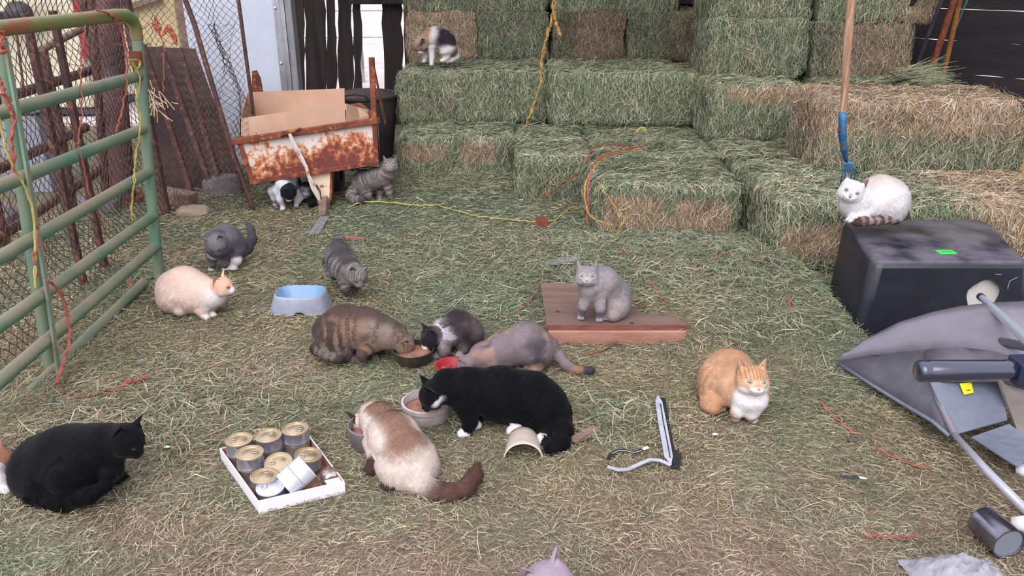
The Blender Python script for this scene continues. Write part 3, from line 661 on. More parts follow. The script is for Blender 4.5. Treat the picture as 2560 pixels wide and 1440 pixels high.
def gate_twine():
    P = lambda *a: [PX(x, y, XT + .0) for x, y in a]
    twine(P((330, 150), (350, 200), (342, 250), (352, 310), (338, 400), (336, 440), (328, 528)), M['yellow'], 'pale yellow twine hanging in a long loop from the far gate post', .0045, .003, strands=2, end=True)
    twine(P((325, 150), (350, 152), (345, 170), (322, 160)), M['yellow'], 'yellow twine knotted round the far gate post', .0045, .002, strands=2)
    twine(P((238, 26), (275, 35), (300, 70), (315, 140), (316, 220), (300, 300), (288, 330)), M['red_twine'], 'red twine looping from the top rail down to the second rail', .0045, .003)
    twine(P((213, 62), (206, 110), (202, 200), (204, 290), (196, 350), (206, 400), (218, 470), (224, 490)), M['red_twine'], 'thin red twine hanging behind the rails near the brown post', .0035, .003)
    twine([PX(x, y, XT + .05) for x, y in ((-5, 190), (12, 240), (32, 290), (30, 350), (34, 430))], M['red_twine'], 'thick faded red twine strand at the upper left of the gate', .007, .004, strands=2)
    twine([PX(x, y, XT + .05) for x, y in ((-5, 285), (14, 370), (34, 420), (64, 470), (86, 560), (88, 720))], M['yellow'], 'bright yellow twine running down along the gate strap', .0045, .002, strands=2)
    twine([PX(x, y, XT + .04) for x, y in ((-6, 78), (8, 85), (2, 110), (14, 128), (-6, 132))], M['orange'], 'orange twine knot at the top left of the gate', .007, .004, strands=3)
    twine([PX(x, y, XT + .05) for x, y in ((92, 565), (98, 610), (84, 640), (96, 690))] , M['red_twine'], 'red twine wrapped round the strap at the fourth rail', .0045, .003, strands=2)
    twine([PX(x, y, XT + .05) for x, y in ((116, 700), (150, 730), (168, 790), (172, 860), (150, 930), (142, 958))] , M['red_twine'], 'red twine hanging in a bow from the fifth rail to the gate foot', .0055, .003, strands=3)
    twine([GG(x, y, .012) for x, y in ((142, 958), (165, 990), (220, 998), (262, 984), (305, 990))], M['rust'], 'brown twine lying on the hay at the gate foot', .004, .004)
    twine([GG(x, y, .014) for x, y in ((300, 976), (330, 962), (352, 958), (372, 950))], M['red_twine'], 'frayed red twine end on the hay right of the gate foot', .005, .005, strands=3)
    twine([GG(x, y, .014) for x, y in ((300, 712), (312, 706), (326, 714), (330, 724))], M['orange'], 'small orange twine scrap by the lowest gate rail', .005, .005, strands=2)
    twine([PX(x, y, -2.1) for x, y in ((230, 510), (250, 545), (268, 590))], M['red_twine'], 'short red twine on the chain link below the column', .004, .003)
    twine([PY(x, y, 5.0) for x, y in ((388, 40), (400, 80), (384, 60), (404, 90), (424, 66), (440, 110), (420, 72))], M['orange'], 'orange twine knot caught high on the chain link', .007, .006, strands=3)
    twine([PY(x, y, 4.98) for x, y in ((404, 90), (410, 150), (408, 230))], M['red_twine'], 'thin red twine hanging from the orange knot', .004, .004)
    mb = MB()
    for i in range(26):
        p = PY(385 + random.gauss(0, 16), 240 + random.gauss(0, 20), 4.95); d = Vector((random.gauss(.4, .5), -.2, random.gauss(-.8, .4))).normalized(); mb.tube([p, p + d * random.uniform(.05, .14)], .0028, 4, False)
    tag(mb.build('straw_tuft', mat('pale_straw', S(196, 170, 140), .8)), 'tuft of pale straw caught in the chain link', 'straw', kind='stuff')
gate_twine()

# ---------------------------------------------------------------- rusty cart
def cartmat():
    m, t, b = newmat('rusted_white_paint'); N, L = t.nodes, t.links
    tc = N.new('ShaderNodeTexCoord'); n = N.new('ShaderNodeTexNoise'); n.inputs['Scale'].default_value = 19; n.inputs['Detail'].default_value = 12; n.inputs['Roughness'].default_value = .72
    n2 = N.new('ShaderNodeTexNoise'); n2.inputs['Scale'].default_value = 3.2; n2.inputs['Detail'].default_value = 4
    mp = N.new('ShaderNodeMapping'); mp.inputs['Scale'].default_value = (1, 1, .9); L.new(tc.outputs['Object'], mp.inputs[0]); L.new(mp.outputs[0], n.inputs['Vector']); L.new(mp.outputs[0], n2.inputs['Vector'])
    sp = N.new('ShaderNodeSeparateXYZ'); L.new(tc.outputs['Object'], sp.inputs[0])
    # rust has crept up from the lower edge
    zt = N.new('ShaderNodeMath'); zt.operation = 'MULTIPLY_ADD'; L.new(sp.outputs['X'], zt.inputs[0]); zt.inputs[1].default_value = -.22; L.new(sp.outputs['Z'], zt.inputs[2])
    r = N.new('ShaderNodeMapRange'); r.inputs['From Min'].default_value = .50; r.inputs['From Max'].default_value = .30; L.new(zt.outputs[0], r.inputs['Value'])
    a = N.new('ShaderNodeMath'); a.operation = 'MULTIPLY_ADD'; L.new(r.outputs[0], a.inputs[0]); a.inputs[1].default_value = .22; L.new(n.outputs['Fac'], a.inputs[2])
    a2 = N.new('ShaderNodeMath'); a2.operation = 'MULTIPLY_ADD'; L.new(n2.outputs['Fac'], a2.inputs[0]); a2.inputs[1].default_value = .58; L.new(a.outputs[0], a2.inputs[2])
    cr = N.new('ShaderNodeValToRGB'); e = cr.color_ramp.elements; L.new(a2.outputs[0], cr.inputs[0])
    cols = [(.0, S(222, 212, 206)), (.82, S(216, 204, 200)), (.855, S(212, 172, 138)), (.91, S(186, 114, 74)), (.98, S(138, 66, 48)), (1.0, S(110, 54, 48))]
    e[0].position, e[0].color = cols[0][0], (*cols[0][1], 1); e[1].position, e[1].color = cols[-1][0], (*cols[-1][1], 1)
    for p, c in cols[1:-1]: q = e.new(p); q.color = (*c, 1)
    L.new(cr.outputs[0], b.inputs['Base Color']); b.inputs['Roughness'].default_value = .6
    bu = N.new('ShaderNodeBump'); bu.inputs['Strength'].default_value = .25; bu.inputs['Distance'].default_value = .004; L.new(n.outputs['Fac'], bu.inputs['Height']); L.new(bu.outputs[0], b.inputs['Normal'])
    return m
def cart():
    Y = 5.08; g = empty('utility_cart', (PY(775, 450, Y).x, Y, 0), 'rusty white metal dump cart tipped on its leg, cardboard box inside', 'cart')
    pm = cartmat(); TL, TR, BR, BL = PY(592, 354, Y), PY(944, 302, Y), PY(949, 410, Y), PY(627, 460, Y); bk = Vector((.0, .60, .0)); bkr = Vector((-.22, .60, .0)); bkl = Vector((.06, .60, 0)); th = Vector((0, .012, 0))
    def quad(a, b, c, d, t, nm, m, bev=.0): return MB().hexa([a, b, b + t, a + t, d, c, c + t, d + t]).build(nm, m, g, bevel=bev)
    quad(BL, BR, TR, TL, th, 'front_panel', pm)
    wl = (TL - BL) * 1.0; sx = Vector((.012, 0, 0))
    MB().hexa([BL, BL + sx, BL + bkl + sx, BL + bkl, TL, TL + sx, TL + bkl + sx, TL + bkl]).build('side_panel', pm, g)
    MB().hexa([BR - sx, BR, BR + bkr, BR + bkr - sx, TR - sx, TR, TR + bkr, TR + bkr - sx]).build('side_panel', pm, g)
    quad(BL + bkl, BR + bkr, TR + bkr, TL + bkl, -th, 'back_panel', M['rust'])
    zt = Vector((0, 0, .01)); MB().hexa([BL, BR, BR + bkr, BL + bkl, BL + zt, BR + zt, BR + bkr + zt, BL + bkl + zt]).build('bottom_panel', M['rust'], g)
    o = Vector((0, -.012, 0)); mb = MB(); mb.beam(TL + o * 1.2 + Vector((-.03, 0, .0)), TR + o * 1.2 + Vector((.004, 0, .004)), .035, .040).build('top_rim', M['rust'], g, bevel=.006)
    mb = MB(); mb.beam(TL + Vector((-.01, 0, 0)), TL + bkl, .03, .035); mb.beam(TR, TR + bkr, .03, .035); mb.beam(TL + bkl, TR + bkr, .03, .035); mb.build('rim', M['rust'], g, bevel=.005)
    for a, b in ((BL, BR),): MB().beam(a + o + Vector((0, 0, .014)), b + o + Vector((0, 0, .014)), .02, .030).build('bottom_flange', M['rust'], g, bevel=.004)
    for a, b, s in ((BL, TL, 1), (BR, TR, -1)): MB().beam(a + o * .8 + Vector((.018 * s, 0, 0)), b + o * .8 + Vector((.018 * s, 0, 0)), .030, .012, (0, 1, 0)).build('corner_strip', M['rust'], g, bevel=.003)
    MB().beam(TR + Vector((-.02, -.005, -.03)), PY(929, 143, Y + .05), .034, .03, (0, 1, 0)).build('stake', M['rust'], g, bevel=.004)
    a = PY(931, 150, Y + .04); MB().beam(a + Vector((.0, -.01, .012)), a + Vector((.05, .05, -.40)), .006, .05, (0, 1, 0)).build('stake_flange', M['rust'], g)
    c = [PY(628, 300, Y + .62), PY(668, 300, Y + .62), PY(650, 196, Y + .62), PY(640, 176, Y + .62), PY(630, 178, Y + .62)]; V = c + [p + Vector((0, .02, 0)) for p in c]
    MB().add(V, [(0, 1, 2, 3, 4), (9, 8, 7, 6, 5)] + [(i, (i + 1) % 5, 5 + (i + 1) % 5, 5 + i)[::-1] for i in range(5)]).build('stake', M['rust'], g)
    # leg
    q = [PY(770, 434, Y + .02), PY(826, 428, Y + .02), PY(823, 500, Y - .02), PY(796, 500, Y - .02)]; t = Vector((0, .02, 0))
    lg = MB().hexa([q[3], q[2], q[2] + t, q[3] + t, q[0], q[1], q[1] + t, q[0] + t]).build('leg', mat('speckled_white_paint', S(214, 192, 166), .6, 0, S(150, 88, 58), 16, lo=.56, hi=.62, bump=.15), g)
    t = Vector((0, .06, 0)); MB().hexa([q[2], q[2] + Vector((.014, 0, 0)), q[2] + t + Vector((.014, 0, 0)), q[2] + t, q[1], q[1] + Vector((.014, 0, 0)), q[1] + t + Vector((.014, 0, 0)), q[1] + t]).build('leg_flange', M['rust'], g)
    f1 = PY(812, 498, Y - .02); f2 = GG(808, 545); MB().beam(f1, f2, .055, .05, (0, 1, 0)).build('foot', M['lumber'], g, bevel=.004)
    # flat bar hanging in front
    wm = mat('peeling_white_bar', S(206, 190, 186), .6, 0, S(150, 98, 78), 26, lo=.55, hi=.65)
    Yb = Y - .06; pts = [((724, 334), .018), ((735, 362), .030), ((752, 392), .030), ((766, 418), .020), ((772, 440), .022), ((784, 470), .036), ((791, 484), .030), ((797, 498), .018), ((808, 533), .014)]
    mb = MB()
    P_ = [PY(*p, Yb) for p, w in pts]; rows = [[], [], []]
    for i, p in enumerate(P_):
        t_ = (P_[min(i + 1, len(P_) - 1)] - P_[max(i - 1, 0)]).normalized(); s_ = t_.cross(Vector((0, 1, 0))).normalized() * pts[i][1] / 2; rows[0].append(p + s_); rows[1].append(p + Vector((0, -.004, 0))); rows[2].append(p - s_)
    mb.sheet(rows, .006)
    mb.build('hanging_bar', wm, g, bevel=.002)
    MB().tube([PY(790, 462, Yb - .01), PY(800, 478, Yb - .012), PY(803, 496, Yb)], [.006, .005, .003], 8).build('pin', M['darkmetal'], g, smooth=True)
    MB().tube([PY(700, 340, Y - .04), PY(730, 330, Y - .045), PY(752, 320, Y - .04)], .006, 6).build('tie_rod', M['rust'], g, smooth=True)
    for x in (700, 842):
        w = PY(x, 440, Y + .45); w.z = .13
        MB().lathe([(.05, -.03), (.10, -.035), (.13, -.025), (.135, 0), (.13, .025), (.10, .035), (.05, .03)], Matrix.Translation(w) @ Matrix.Rotation(math.radians(90), 4, 'Y'), 24).build('wheel', M['darkmetal'], g, smooth=True)
    a, b = PY(700, 440, Y + .45), PY(842, 440, Y + .45); a.z = b.z = .13; MB().tube([a, b], .013, 8).build('axle', M['rust'], g)
    a = PY(771, 440, Y + .45); b = Vector(a); b.z = .13; a.z = BL.lerp(BR, .45).z + .02; MB().beam(b, a, .16, .03, (0, 1, 0)).build('axle_bracket', M['rust'], g)
    # cardboard box
    cb = mat('cardboard', S(200, 166, 142), .85, 0, S(188, 152, 128), 3, .05, 20); cbi = cb
    k = empty('cardboard_box', PY(740, 300, Y + .25), 'open brown cardboard box sitting in the rusty cart', 'box')
    Yf, Yr = Y + .10, Y + .58
    f = [PY(600, 352, Yf), PY(866, 322, Yf), PY(865, 259, Yf), PY(600, 296, Yf)]
    r = [PY(617, 330, Yr), PY(862, 310, Yr), PY(861, 221, Yr), PY(617, 231, Yr)]
    def pl(a, b, c, d, nm, t): return MB().hexa([a, b, b + t, a + t, d, c, c + t, d + t]).build(nm, cb, k)
    base = [f[0], f[1], r[1], r[0]]
    pl(f[0], f[1], f[2], f[3], 'front_wall', Vector((0, .006, 0))); pl(r[0], r[1], r[2], r[3], 'back_wall', Vector((0, .006, 0)))
    lt = [f[0], r[0], r[3], f[3]]; MB().hexa([f[0], f[0] + Vector((.006, 0, 0)), r[0] + Vector((.006, 0, 0)), r[0], f[3], f[3] + Vector((.006, 0, 0)), r[3] + Vector((.006, 0, 0)), r[3]]).build('left_wall', cb, k)
    rm = PY(922, 276, Y + .30); MB().sheet([[f[2], f[2].lerp(rm, .5), rm], [f[1].lerp(f[2], .55), PY(898, 294, Y + .18), PY(923, 290, Y + .2)], [f[1], PY(895, 318, Y + .16), PY(920, 312, Y + .2)]], .006).build('torn_flap', cb, k)
    MB().hexa([f[0], f[1], r[1], r[0], f[0] + zt * .6, f[1] + zt * .6, r[1] + zt * .6, r[0] + zt * .6]).build('bottom', cb, k)
    MB().hexa([f[1], f[1] + Vector((.006, 0, 0)), r[1] + Vector((.006, 0, 0)), r[1], f[1] + Vector((0, 0, .12)), f[1] + Vector((.006, 0, .12)), r[1] + Vector((.006, 0, .12)), r[1] + Vector((0, 0, .12))]).build('right_wall', cb, k)
cart()
def rubber_tub():
    c = PY(912, 330, 6.3); c = Vector((c.x, 6.3, 0)); top = PY(930, 240, 6.3).z; R = .27
    g = empty('rubber_tub', c, 'round black rubber tub standing behind the cart against the slats', 'tub')
    m = mat('black_rubber', S(44, 38, 40), .6, 0, S(58, 48, 48), 5)
    M4 = Matrix.Translation(c + Vector((0, 0, 0)))
    MB().lathe([(0, .001), (R * .74, .001), (R, top), (R + .018, top + .004), (R + .018, top + .02), (R - .006, top + .02), (R * .7, .02), (0, .02)], M4, 40).build('shell', m, g, smooth=True)
    for s in (-1, 1): MB().tube([c + Vector((s * .10, -R, top + .01)), c + Vector((s * .07, -R - .03, top + .05)), c + Vector((0, -R - .04, top + .06))], .009, 8).build('handle', m, g, smooth=True)
    MB().sphere(c + Vector((0, 0, top - .05)), (R - .02, R - .02, .10), 24, 10).build('lid', mat('dark_cloth', S(74, 58, 56), .9, 0, S(52, 42, 44), 6, .4, 20), g, smooth='all')
rubber_tub()
# ---------------------------------------------------------------- bin, scoop and small things
def rbox(lo, hi, taper=0.0):             # 8 corners of a box whose bottom is wider than its top
    (x0, y0, z0), (x1, y1, z1) = lo, hi; t = taper
    return [Vector(p) for p in ((x0 - t, y0 - t, z0), (x1 + t, y0 - t, z0), (x1 + t, y1 + t, z0), (x0 - t, y1 + t, z0), (x0, y0, z1), (x1, y0, z1), (x1, y1, z1), (x0, y1, z1))]
def black_bin():
    z = .385; A = PY(2185, 662, 3.05); zt = A.z
    TLb, TRb, TRf, TLf = G(2104, 546, zt), G(2458, 546, zt), G(2585, 656, zt), G(2183, 656, zt)
    BLb, BLf = G(2060, 752, 0), G(2126, 868, 0); w = TRf.x - TLf.x
    BRf = Vector((TRf.x + .05, BLf.y, 0)); BRb = Vector((TRb.x + .05, BLb.y + .02, 0))
    g = empty('storage_bin', BLf, 'upside down black plastic storage bin with a round cut hole, cat shelter at the right', 'bin')
    m = dusty(mat('black_plastic', S(22, 24, 34), .32, 0, S(30, 33, 46), 5, .08, 20), S(106, 102, 112), .6, .95, .95, 6)
    mi = mat('white_foam', S(206, 204, 208), .8, 0, S(190, 184, 176), 6)
    # four walls and top as rounded shell, hole in the front wall
    def wall(a, b, c, d, nm, hole=None):
        if hole is None: return MB().sheet([[a.lerp(d, v / 4).lerp(b.lerp(c, v / 4), u / 6) for u in range(7)] for v in range(5)], .006).build(nm, m, g, smooth='all')
    MB().hexa([BLf, BRf, BRb, BLb, BLf + (TLf - BLf) * .0001, BRf, BRb, BLb])
    top = MB(); nseg = 5; ring = []
    def corner(p, cx, cy, a0):           # rounded corner in plan
        return [Vector((cx + .045 * math.cos(a0 + k * math.pi / 8), cy + .045 * math.sin(a0 + k * math.pi / 8), 0)) for k in range(nseg)]
    def ringat(t, inset):
        fl = BLf.lerp(TLf, t); fr = BRf.lerp(TRf, t); br = BRb.lerp(TRb, t); bl = BLb.lerp(TLb, t); r = .045 + inset; out = []
        for (c, a0, sx, sy) in ((fl, math.pi, 1, 1), (fr, 1.5 * math.pi, -1, 1), (br, 0, -1, -1), (bl, .5 * math.pi, 1, -1)):
            for k in range(nseg): a = a0 + k * math.pi / 8; rr = .045; out.append(Vector((c.x + sx * (rr + inset) + rr * math.cos(a), c.y + sy * (rr + inset) + rr * math.sin(a), c.z)))
        return out
    rings = [ringat(0, 0), ringat(.12, 0), ringat(.5, 0), ringat(.93, 0), ringat(.975, .006), ringat(1.0, .022)]
    N = len(rings[0]); V = [p for r in rings for p in r]; F = []
    hole_c = PY(2462, 752, 3.0)
    for i in range(len(rings) - 1):
        for k in range(N):
            if k == nseg - 1: continue   # front wall is built separately with its hole
            F.append((i * N + k, i * N + (k + 1) % N, (i + 1) * N + (k + 1) % N, (i + 1) * N + k))
    o = (len(rings) - 1) * N; F.append(tuple(o + k for k in range(N)))
    # front wall: polar fan round the hole
    for i in (3, 4): F.append((i * N + nseg - 1, i * N + nseg, (i + 1) * N + nseg, (i + 1) * N + nseg - 1))
    L = [r[nseg - 1] for r in rings[:4]]; Rr = [r[nseg] for r in rings[:4]]; border = L + Rr[::-1]; nb = []
    for a, b in zip(border, border[1:] + border[:1]):
        n = max(1, int((b - a).length / .04)); nb += [a.lerp(b, k / n) for k in range(n)]
    fa, fbb = L[0], L[-1]; nf = (Rr[0] - L[0]).cross(L[-1] - L[0]).normalized()
    hc = G(2462, 742, 0); 
    for zz in np.linspace(.02, .4, 200):
        q = G(2462, 742, zz)
        if (q - L[0]).dot(nf) * (hc - L[0]).dot(nf) < 0: hc = q; break
        hc = q
    ux = (Rr[0] - L[0]).normalized(); uz = nf.cross(ux); hole = []
    for p in nb:
        d = p - hc; a = math.atan2(d.dot(uz), d.dot(ux)); rr = .072 * (1 + .04 * math.sin(a * 5)); hole.append(hc + ux * math.cos(a) * rr * 1.05 + uz * math.sin(a) * rr)
    o = len(V); V += nb + hole; n = len(nb)
    for k in range(n): F.append((o + k, o + (k + 1) % n, o + n + (k + 1) % n, o + n + k))
    me_ = MB().add(V, F).build('shell', m, g, smooth=True); me_.data.polygons.foreach_set('use_smooth', [i_ < len(F) - n for i_ in range(len(F))])
    mb = MB(); back = [p - nf * (-.03 if nf.y > 0 else .03) for p in hole]; mb.add(hole + back, [(k, (k + 1) % n, n + (k + 1) % n, n + k) for k in range(n)]).build('hole_edge', m, g, smooth='all')
    # white foam lining seen through the hole
    c = hc + Vector((0.02, .035, 0)); MB().box((c.x - .12, c.y, .012), (c.x + .10, c.y + .02, c.z + .09)).build('foam_lining', mi, g)
    mb = MB()
    for pts in (((2430, 688), (2442, 700), (2436, 716)), ((2436, 686), (2470, 682), (2500, 684)), ((2428, 716), (2392, 732), (2378, 757)), ((2515, 720), (2520, 700), (2540, 690)), ((2388, 732), (2402, 730), (2418, 733))):
        mb.tube([G(x, y, 0).lerp(Vector((0, 0, CH)), 1 - (hc - Vector((0, 0, CH))).length / (G(x, y, 0) - Vector((0, 0, CH))).length) - Vector((0, .012, 0)) for x, y in pts], .0012, 4, False)
    mb.build('cracks', mat('crack_edge', S(150, 152, 165), .5), g)
    s = G(2365, 630, zt + .001); MB().box((s.x - .036, s.y - .022, zt - .003), (s.x + .036, s.y + .022, zt + .0022)).build('green_sticker', mat('green_sticker', S(60, 214, 84), .5), g)
    mb = MB()
    for k in range(9): x = s.x - .022 + k * .0055; mb.box((x, s.y - .005, zt + .0022), (x + .003, s.y + .002 + random.uniform(0, .007), zt + .003))
    mb.build('print', mat('dark_green_print', S(30, 130, 60), .6), g)
    return zt
BINZ = black_bin()

def scoop():
    gm = dusty(mat('grey_poly', S(122, 120, 132), .5, 0, S(108, 104, 112), 5, .06, 30), S(144, 138, 148), .3, .9, .6, 10)
    gd = mat('grey_poly_inner', S(120, 128, 142), .45, 0, S(104, 110, 124), 4); g = empty('wheelbarrow', G(2098, 908), 'grey plastic wheelbarrow lying tipped over in front of the black bin', 'wheelbarrow')
    Pp = lambda x, y, Y: PY(x, y, Y)
    tip = G(2096, 908, .02); T = tip.y
    up = [tip + Vector((0, 0, .012)), Pp(2160, 850, T - .00), Pp(2250, 806, T - .04), Pp(2330, 782, T - .08), Pp(2400, 767, T - .12), Pp(2480, 758, T - .16), Pp(2620, 752, T - .22)]
    lo = [tip + Vector((0, 0, .004)), Pp(2170, 890, T - .06), Pp(2260, 882, T - .16), Pp(2330, 876, T - .26), Pp(2410, 870, T - .36), Pp(2480, 878, T - .46), Pp(2620, 918, T - .62)]
    rows = [[u.lerp(l, t) + Vector((0, 0, .02 * math.sin(t * math.pi))) for u, l in zip(up, lo)] for t in (0, .25, .5, .75, 1)]
    MB().sheet(rows, .006).build('tray_outside', gm, g, smooth='all')
    # rim flange folded down on the near side
    ft = [tip, Pp(2180, 962, T - .20), Pp(2255, 1008, T - .36), Pp(2330, 1052, T - .52), Pp(2372, 1088, T - .60)]
    fu = [tip + Vector((0, 0, .006)), Pp(2190, 889, T - .08), Pp(2260, 881, T - .165), Pp(2320, 876, T - .25), Pp(2336, 900, T - .30)]
    iw = [[Pp(2312, 875, T - .25), Pp(2365, 871, T - .31), Pp(2420, 869, T - .37), Pp(2485, 877, T - .465), Pp(2625, 917, T - .62)], [Pp(2322, 955, T - .40), Pp(2370, 955, T - .42), Pp(2430, 955, T - .44), Pp(2500, 955, T - .48), Pp(2640, 1000, T - .60)]]
    MB().sheet([[a_.lerp(b_, t_) for a_, b_ in zip(*iw)] for t_ in (0, .5, 1)], .005).build('tray_side', mat('grey_poly_side', S(104, 102, 112), .5, 0, S(88, 84, 92), 5), g, smooth='all')
    MB().sheet([[a.lerp(b, t) for a, b in zip(fu, ft)] for t in (0, .33, .66, 1)], .005).build('tray_end', mat('grey_poly_dark', S(96, 96, 106), .5, 0, S(80, 78, 86), 5), g, smooth='all')
    MB().tube([p + Vector((0, -.004, 0)) for p in ft], .007, 8).build('rim', gd, g, smooth='all')
    a = [Pp(2322, 950, T - .40), Pp(2500, 950, T - .40), Pp(2518, 1050, T - .58), Pp(2384, 1088, T - .60)]
    MB().sheet([[a[0].lerp(a[1], u / 4).lerp(a[3].lerp(a[2], u / 4), v / 4) for u in range(5)] for v in range(5)], .005).build('tray_floor', gd, g)
    b = [Pp(2520, 1058, T - .56), Pp(2640, 1020, T - .56), Pp(2640, 1170, T - .74), Pp(2430, 1098, T - .62)]; b = [Pp(2428, 1094, T - .62), Pp(2522, 1060, T - .58), Pp(2600, 1120, T - .64), Pp(2545, 1168, T - .78)]
    MB().sheet([[b[0].lerp(b[1], u / 3).lerp(b[3].lerp(b[2], u / 3), v / 3) for u in range(4)] for v in range(4)], .005).build('lower_panel', gd, g)
    w = [Pp(2470, 880, T - .42), Pp(2620, 905, T - .42), Pp(2640, 1160, T - .66), Pp(2545, 1090, T - .60)]
    MB().sheet([[w[0].lerp(w[1], u / 3).lerp(w[3].lerp(w[2], u / 3), v / 3) for u in range(4)] for v in range(4)], .012).build('wooden_brace', mat('grey_brown_board', S(126, 116, 112), .7, 0, S(108, 98, 96), 4, stretch=(1, 1, 4)), g)
    MB().tube([Pp(2318, 905, T - .30), Pp(2345, 1000, T - .46), Pp(2386, 1086, T - .61)], .012, 8).build('frame_bar', gm, g, smooth='all')
    r0 = Pp(2388, 1088, T - .62); r1 = Pp(2470, 1180, T - .82); r2 = G(2580, 1292, .02)
    MB().tube([r0, r1, r2], [.010, .013, .015], 10).build('steel_rod', mat('worn_steel', S(172, 170, 182), .4, .3), g, smooth='all')
    s = Pp(2418, 972, T - .45); st = MB().sheet([[Pp(2399, 959, T - .432), Pp(2428, 956, T - .428)], [Pp(2410, 987, T - .470), Pp(2434, 982, T - .464)]], .002)
    st.build('yellow_sticker', mat('yellow_sticker', S(236, 206, 30), .5), g)
    MB().beam(s + Vector((-.006, -.007, -.003)), s + Vector((.006, -.007, -.001)), .003, .002, (0, 1, 0)).build('sticker_mark', M['darkmetal'], g)
    # black grip on its tube, reaching toward the camera at the right
    Yg = 1.72; a, b, c = Pp(2292, 928, Yg), Pp(2532, 924, Yg), Pp(2740, 922, Yg + .05); bm = mat('glossy_black_grip', S(34, 40, 62), .25, 0, spec=.9, coat=.6)
    ax = (b - a).normalized(); R = .0275
    pts = [a, a + ax * .003, a + ax * .009, a + ax * .02, a + ax * .024, a + ax * .028, a + ax * .10, b - ax * .03, b - ax * .026, b - ax * .02, b]
    MB().tube(pts, [R * .75, R * .92, R, R, R * .95, R, R * .97, R * .93, R * .88, R * .93, R * .9], 24).build('grip', bm, g, smooth='all')
    MB().tube([b - ax * .01, c], .017, 16).build('handle_tube', bm, g, smooth='all')
    MB().hexa([b + ax * x + Vector((0, y, z)) for x, y, z in ((0, -.03, -.034), (.05, -.03, -.034), (.05, .03, -.034), (0, .03, -.034), (0, -.03, .028), (.05, -.03, .028), (.05, .03, .028), (0, .03, .028))]).build('bracket', mat('dark_blue_plastic', S(34, 40, 62), .4), g, bevel=.004)
    MB().tube([c, c + Vector((.12, .15, -.05)), c + Vector((.22, .8, -.30)), Pp(2640, 900, T - .42)], .016, 12).build('handle_frame', bm, g, smooth='all')
    return T
SCT = scoop()
def steel_pole():
    a, b = PY(2452, 742, 2.86), PY(2600, 880, 2.05); d = b - a
    g = empty('steel_pole', a, 'bright steel pole leaning over the grey wheelbarrow, end near the bin hole', 'pole')
    sm = mat('bright_steel', S(186, 198, 212), .3, .35); MB().tube([a, b, b + d * 1.1], [.012, .0175, .022], 14).build('tube', sm, g, smooth=True)
    mb = MB().beam(a + Vector((.004, -.012, -.003)), b + Vector((.008, -.018, -.006)), .006, .004); mb.build('edge_fin', mat('pale_steel_edge', S(222, 228, 236), .35, .2), g)
    MB().tube([a - d.normalized() * .006, a + d.normalized() * .03], .0145, 14).build('end_cap', M['darkmetal'], g, smooth=True)
steel_pole()

def pitchfork():
    Y = 4.15; g = empty('pitchfork', PY(2118, 440, Y), 'long wooden handled fork with blue head stuck upright in the hay', 'fork')
    p = [PY(2133, -60, Y + .02), PY(2120, 100, Y), PY(2108, 285, Y - .03)]
    MB().tube(p, [.021, .020, .017], 16).build('handle', mat('worn_handle_wood', S(168, 132, 104), .7, 0, S(132, 98, 78), 6, .3, 50, stretch=(12, 12, .6), c3=S(188, 158, 130), scale3=4), g, smooth=True)
    bl = mat('chipped_blue_paint', S(38, 110, 156), .5, 0, S(30, 62, 96), 14, .2, 60, c3=S(96, 66, 62), scale3=22)
    MB().tube([PY(2107, 280, Y - .03), PY(2106, 330, Y - .035), PY(2109, 372, Y - .03), PY(2116, 405, Y - .02)], [.021, .021, .017, .010], 16).build('ferrule', bl, g, smooth='all')
    for x, dx in ((2106, -8), (2113, -3), (2121, 3), (2130, 8), (2138, 13)):
        e = G(x, 446, Z1 - .05); e.y = Y + .01; q = PY(x, 438, Y + .0); s = PY(2116, 400, Y - .02)
        MB().tube([s, PY((2116 + x) / 2 + dx * .3, 412, Y - .03), q, q + Vector((0, .015, -.10))], [.005, .0048, .0045, .003], 6).build('tine', bl, g, smooth='all')
pitchfork()

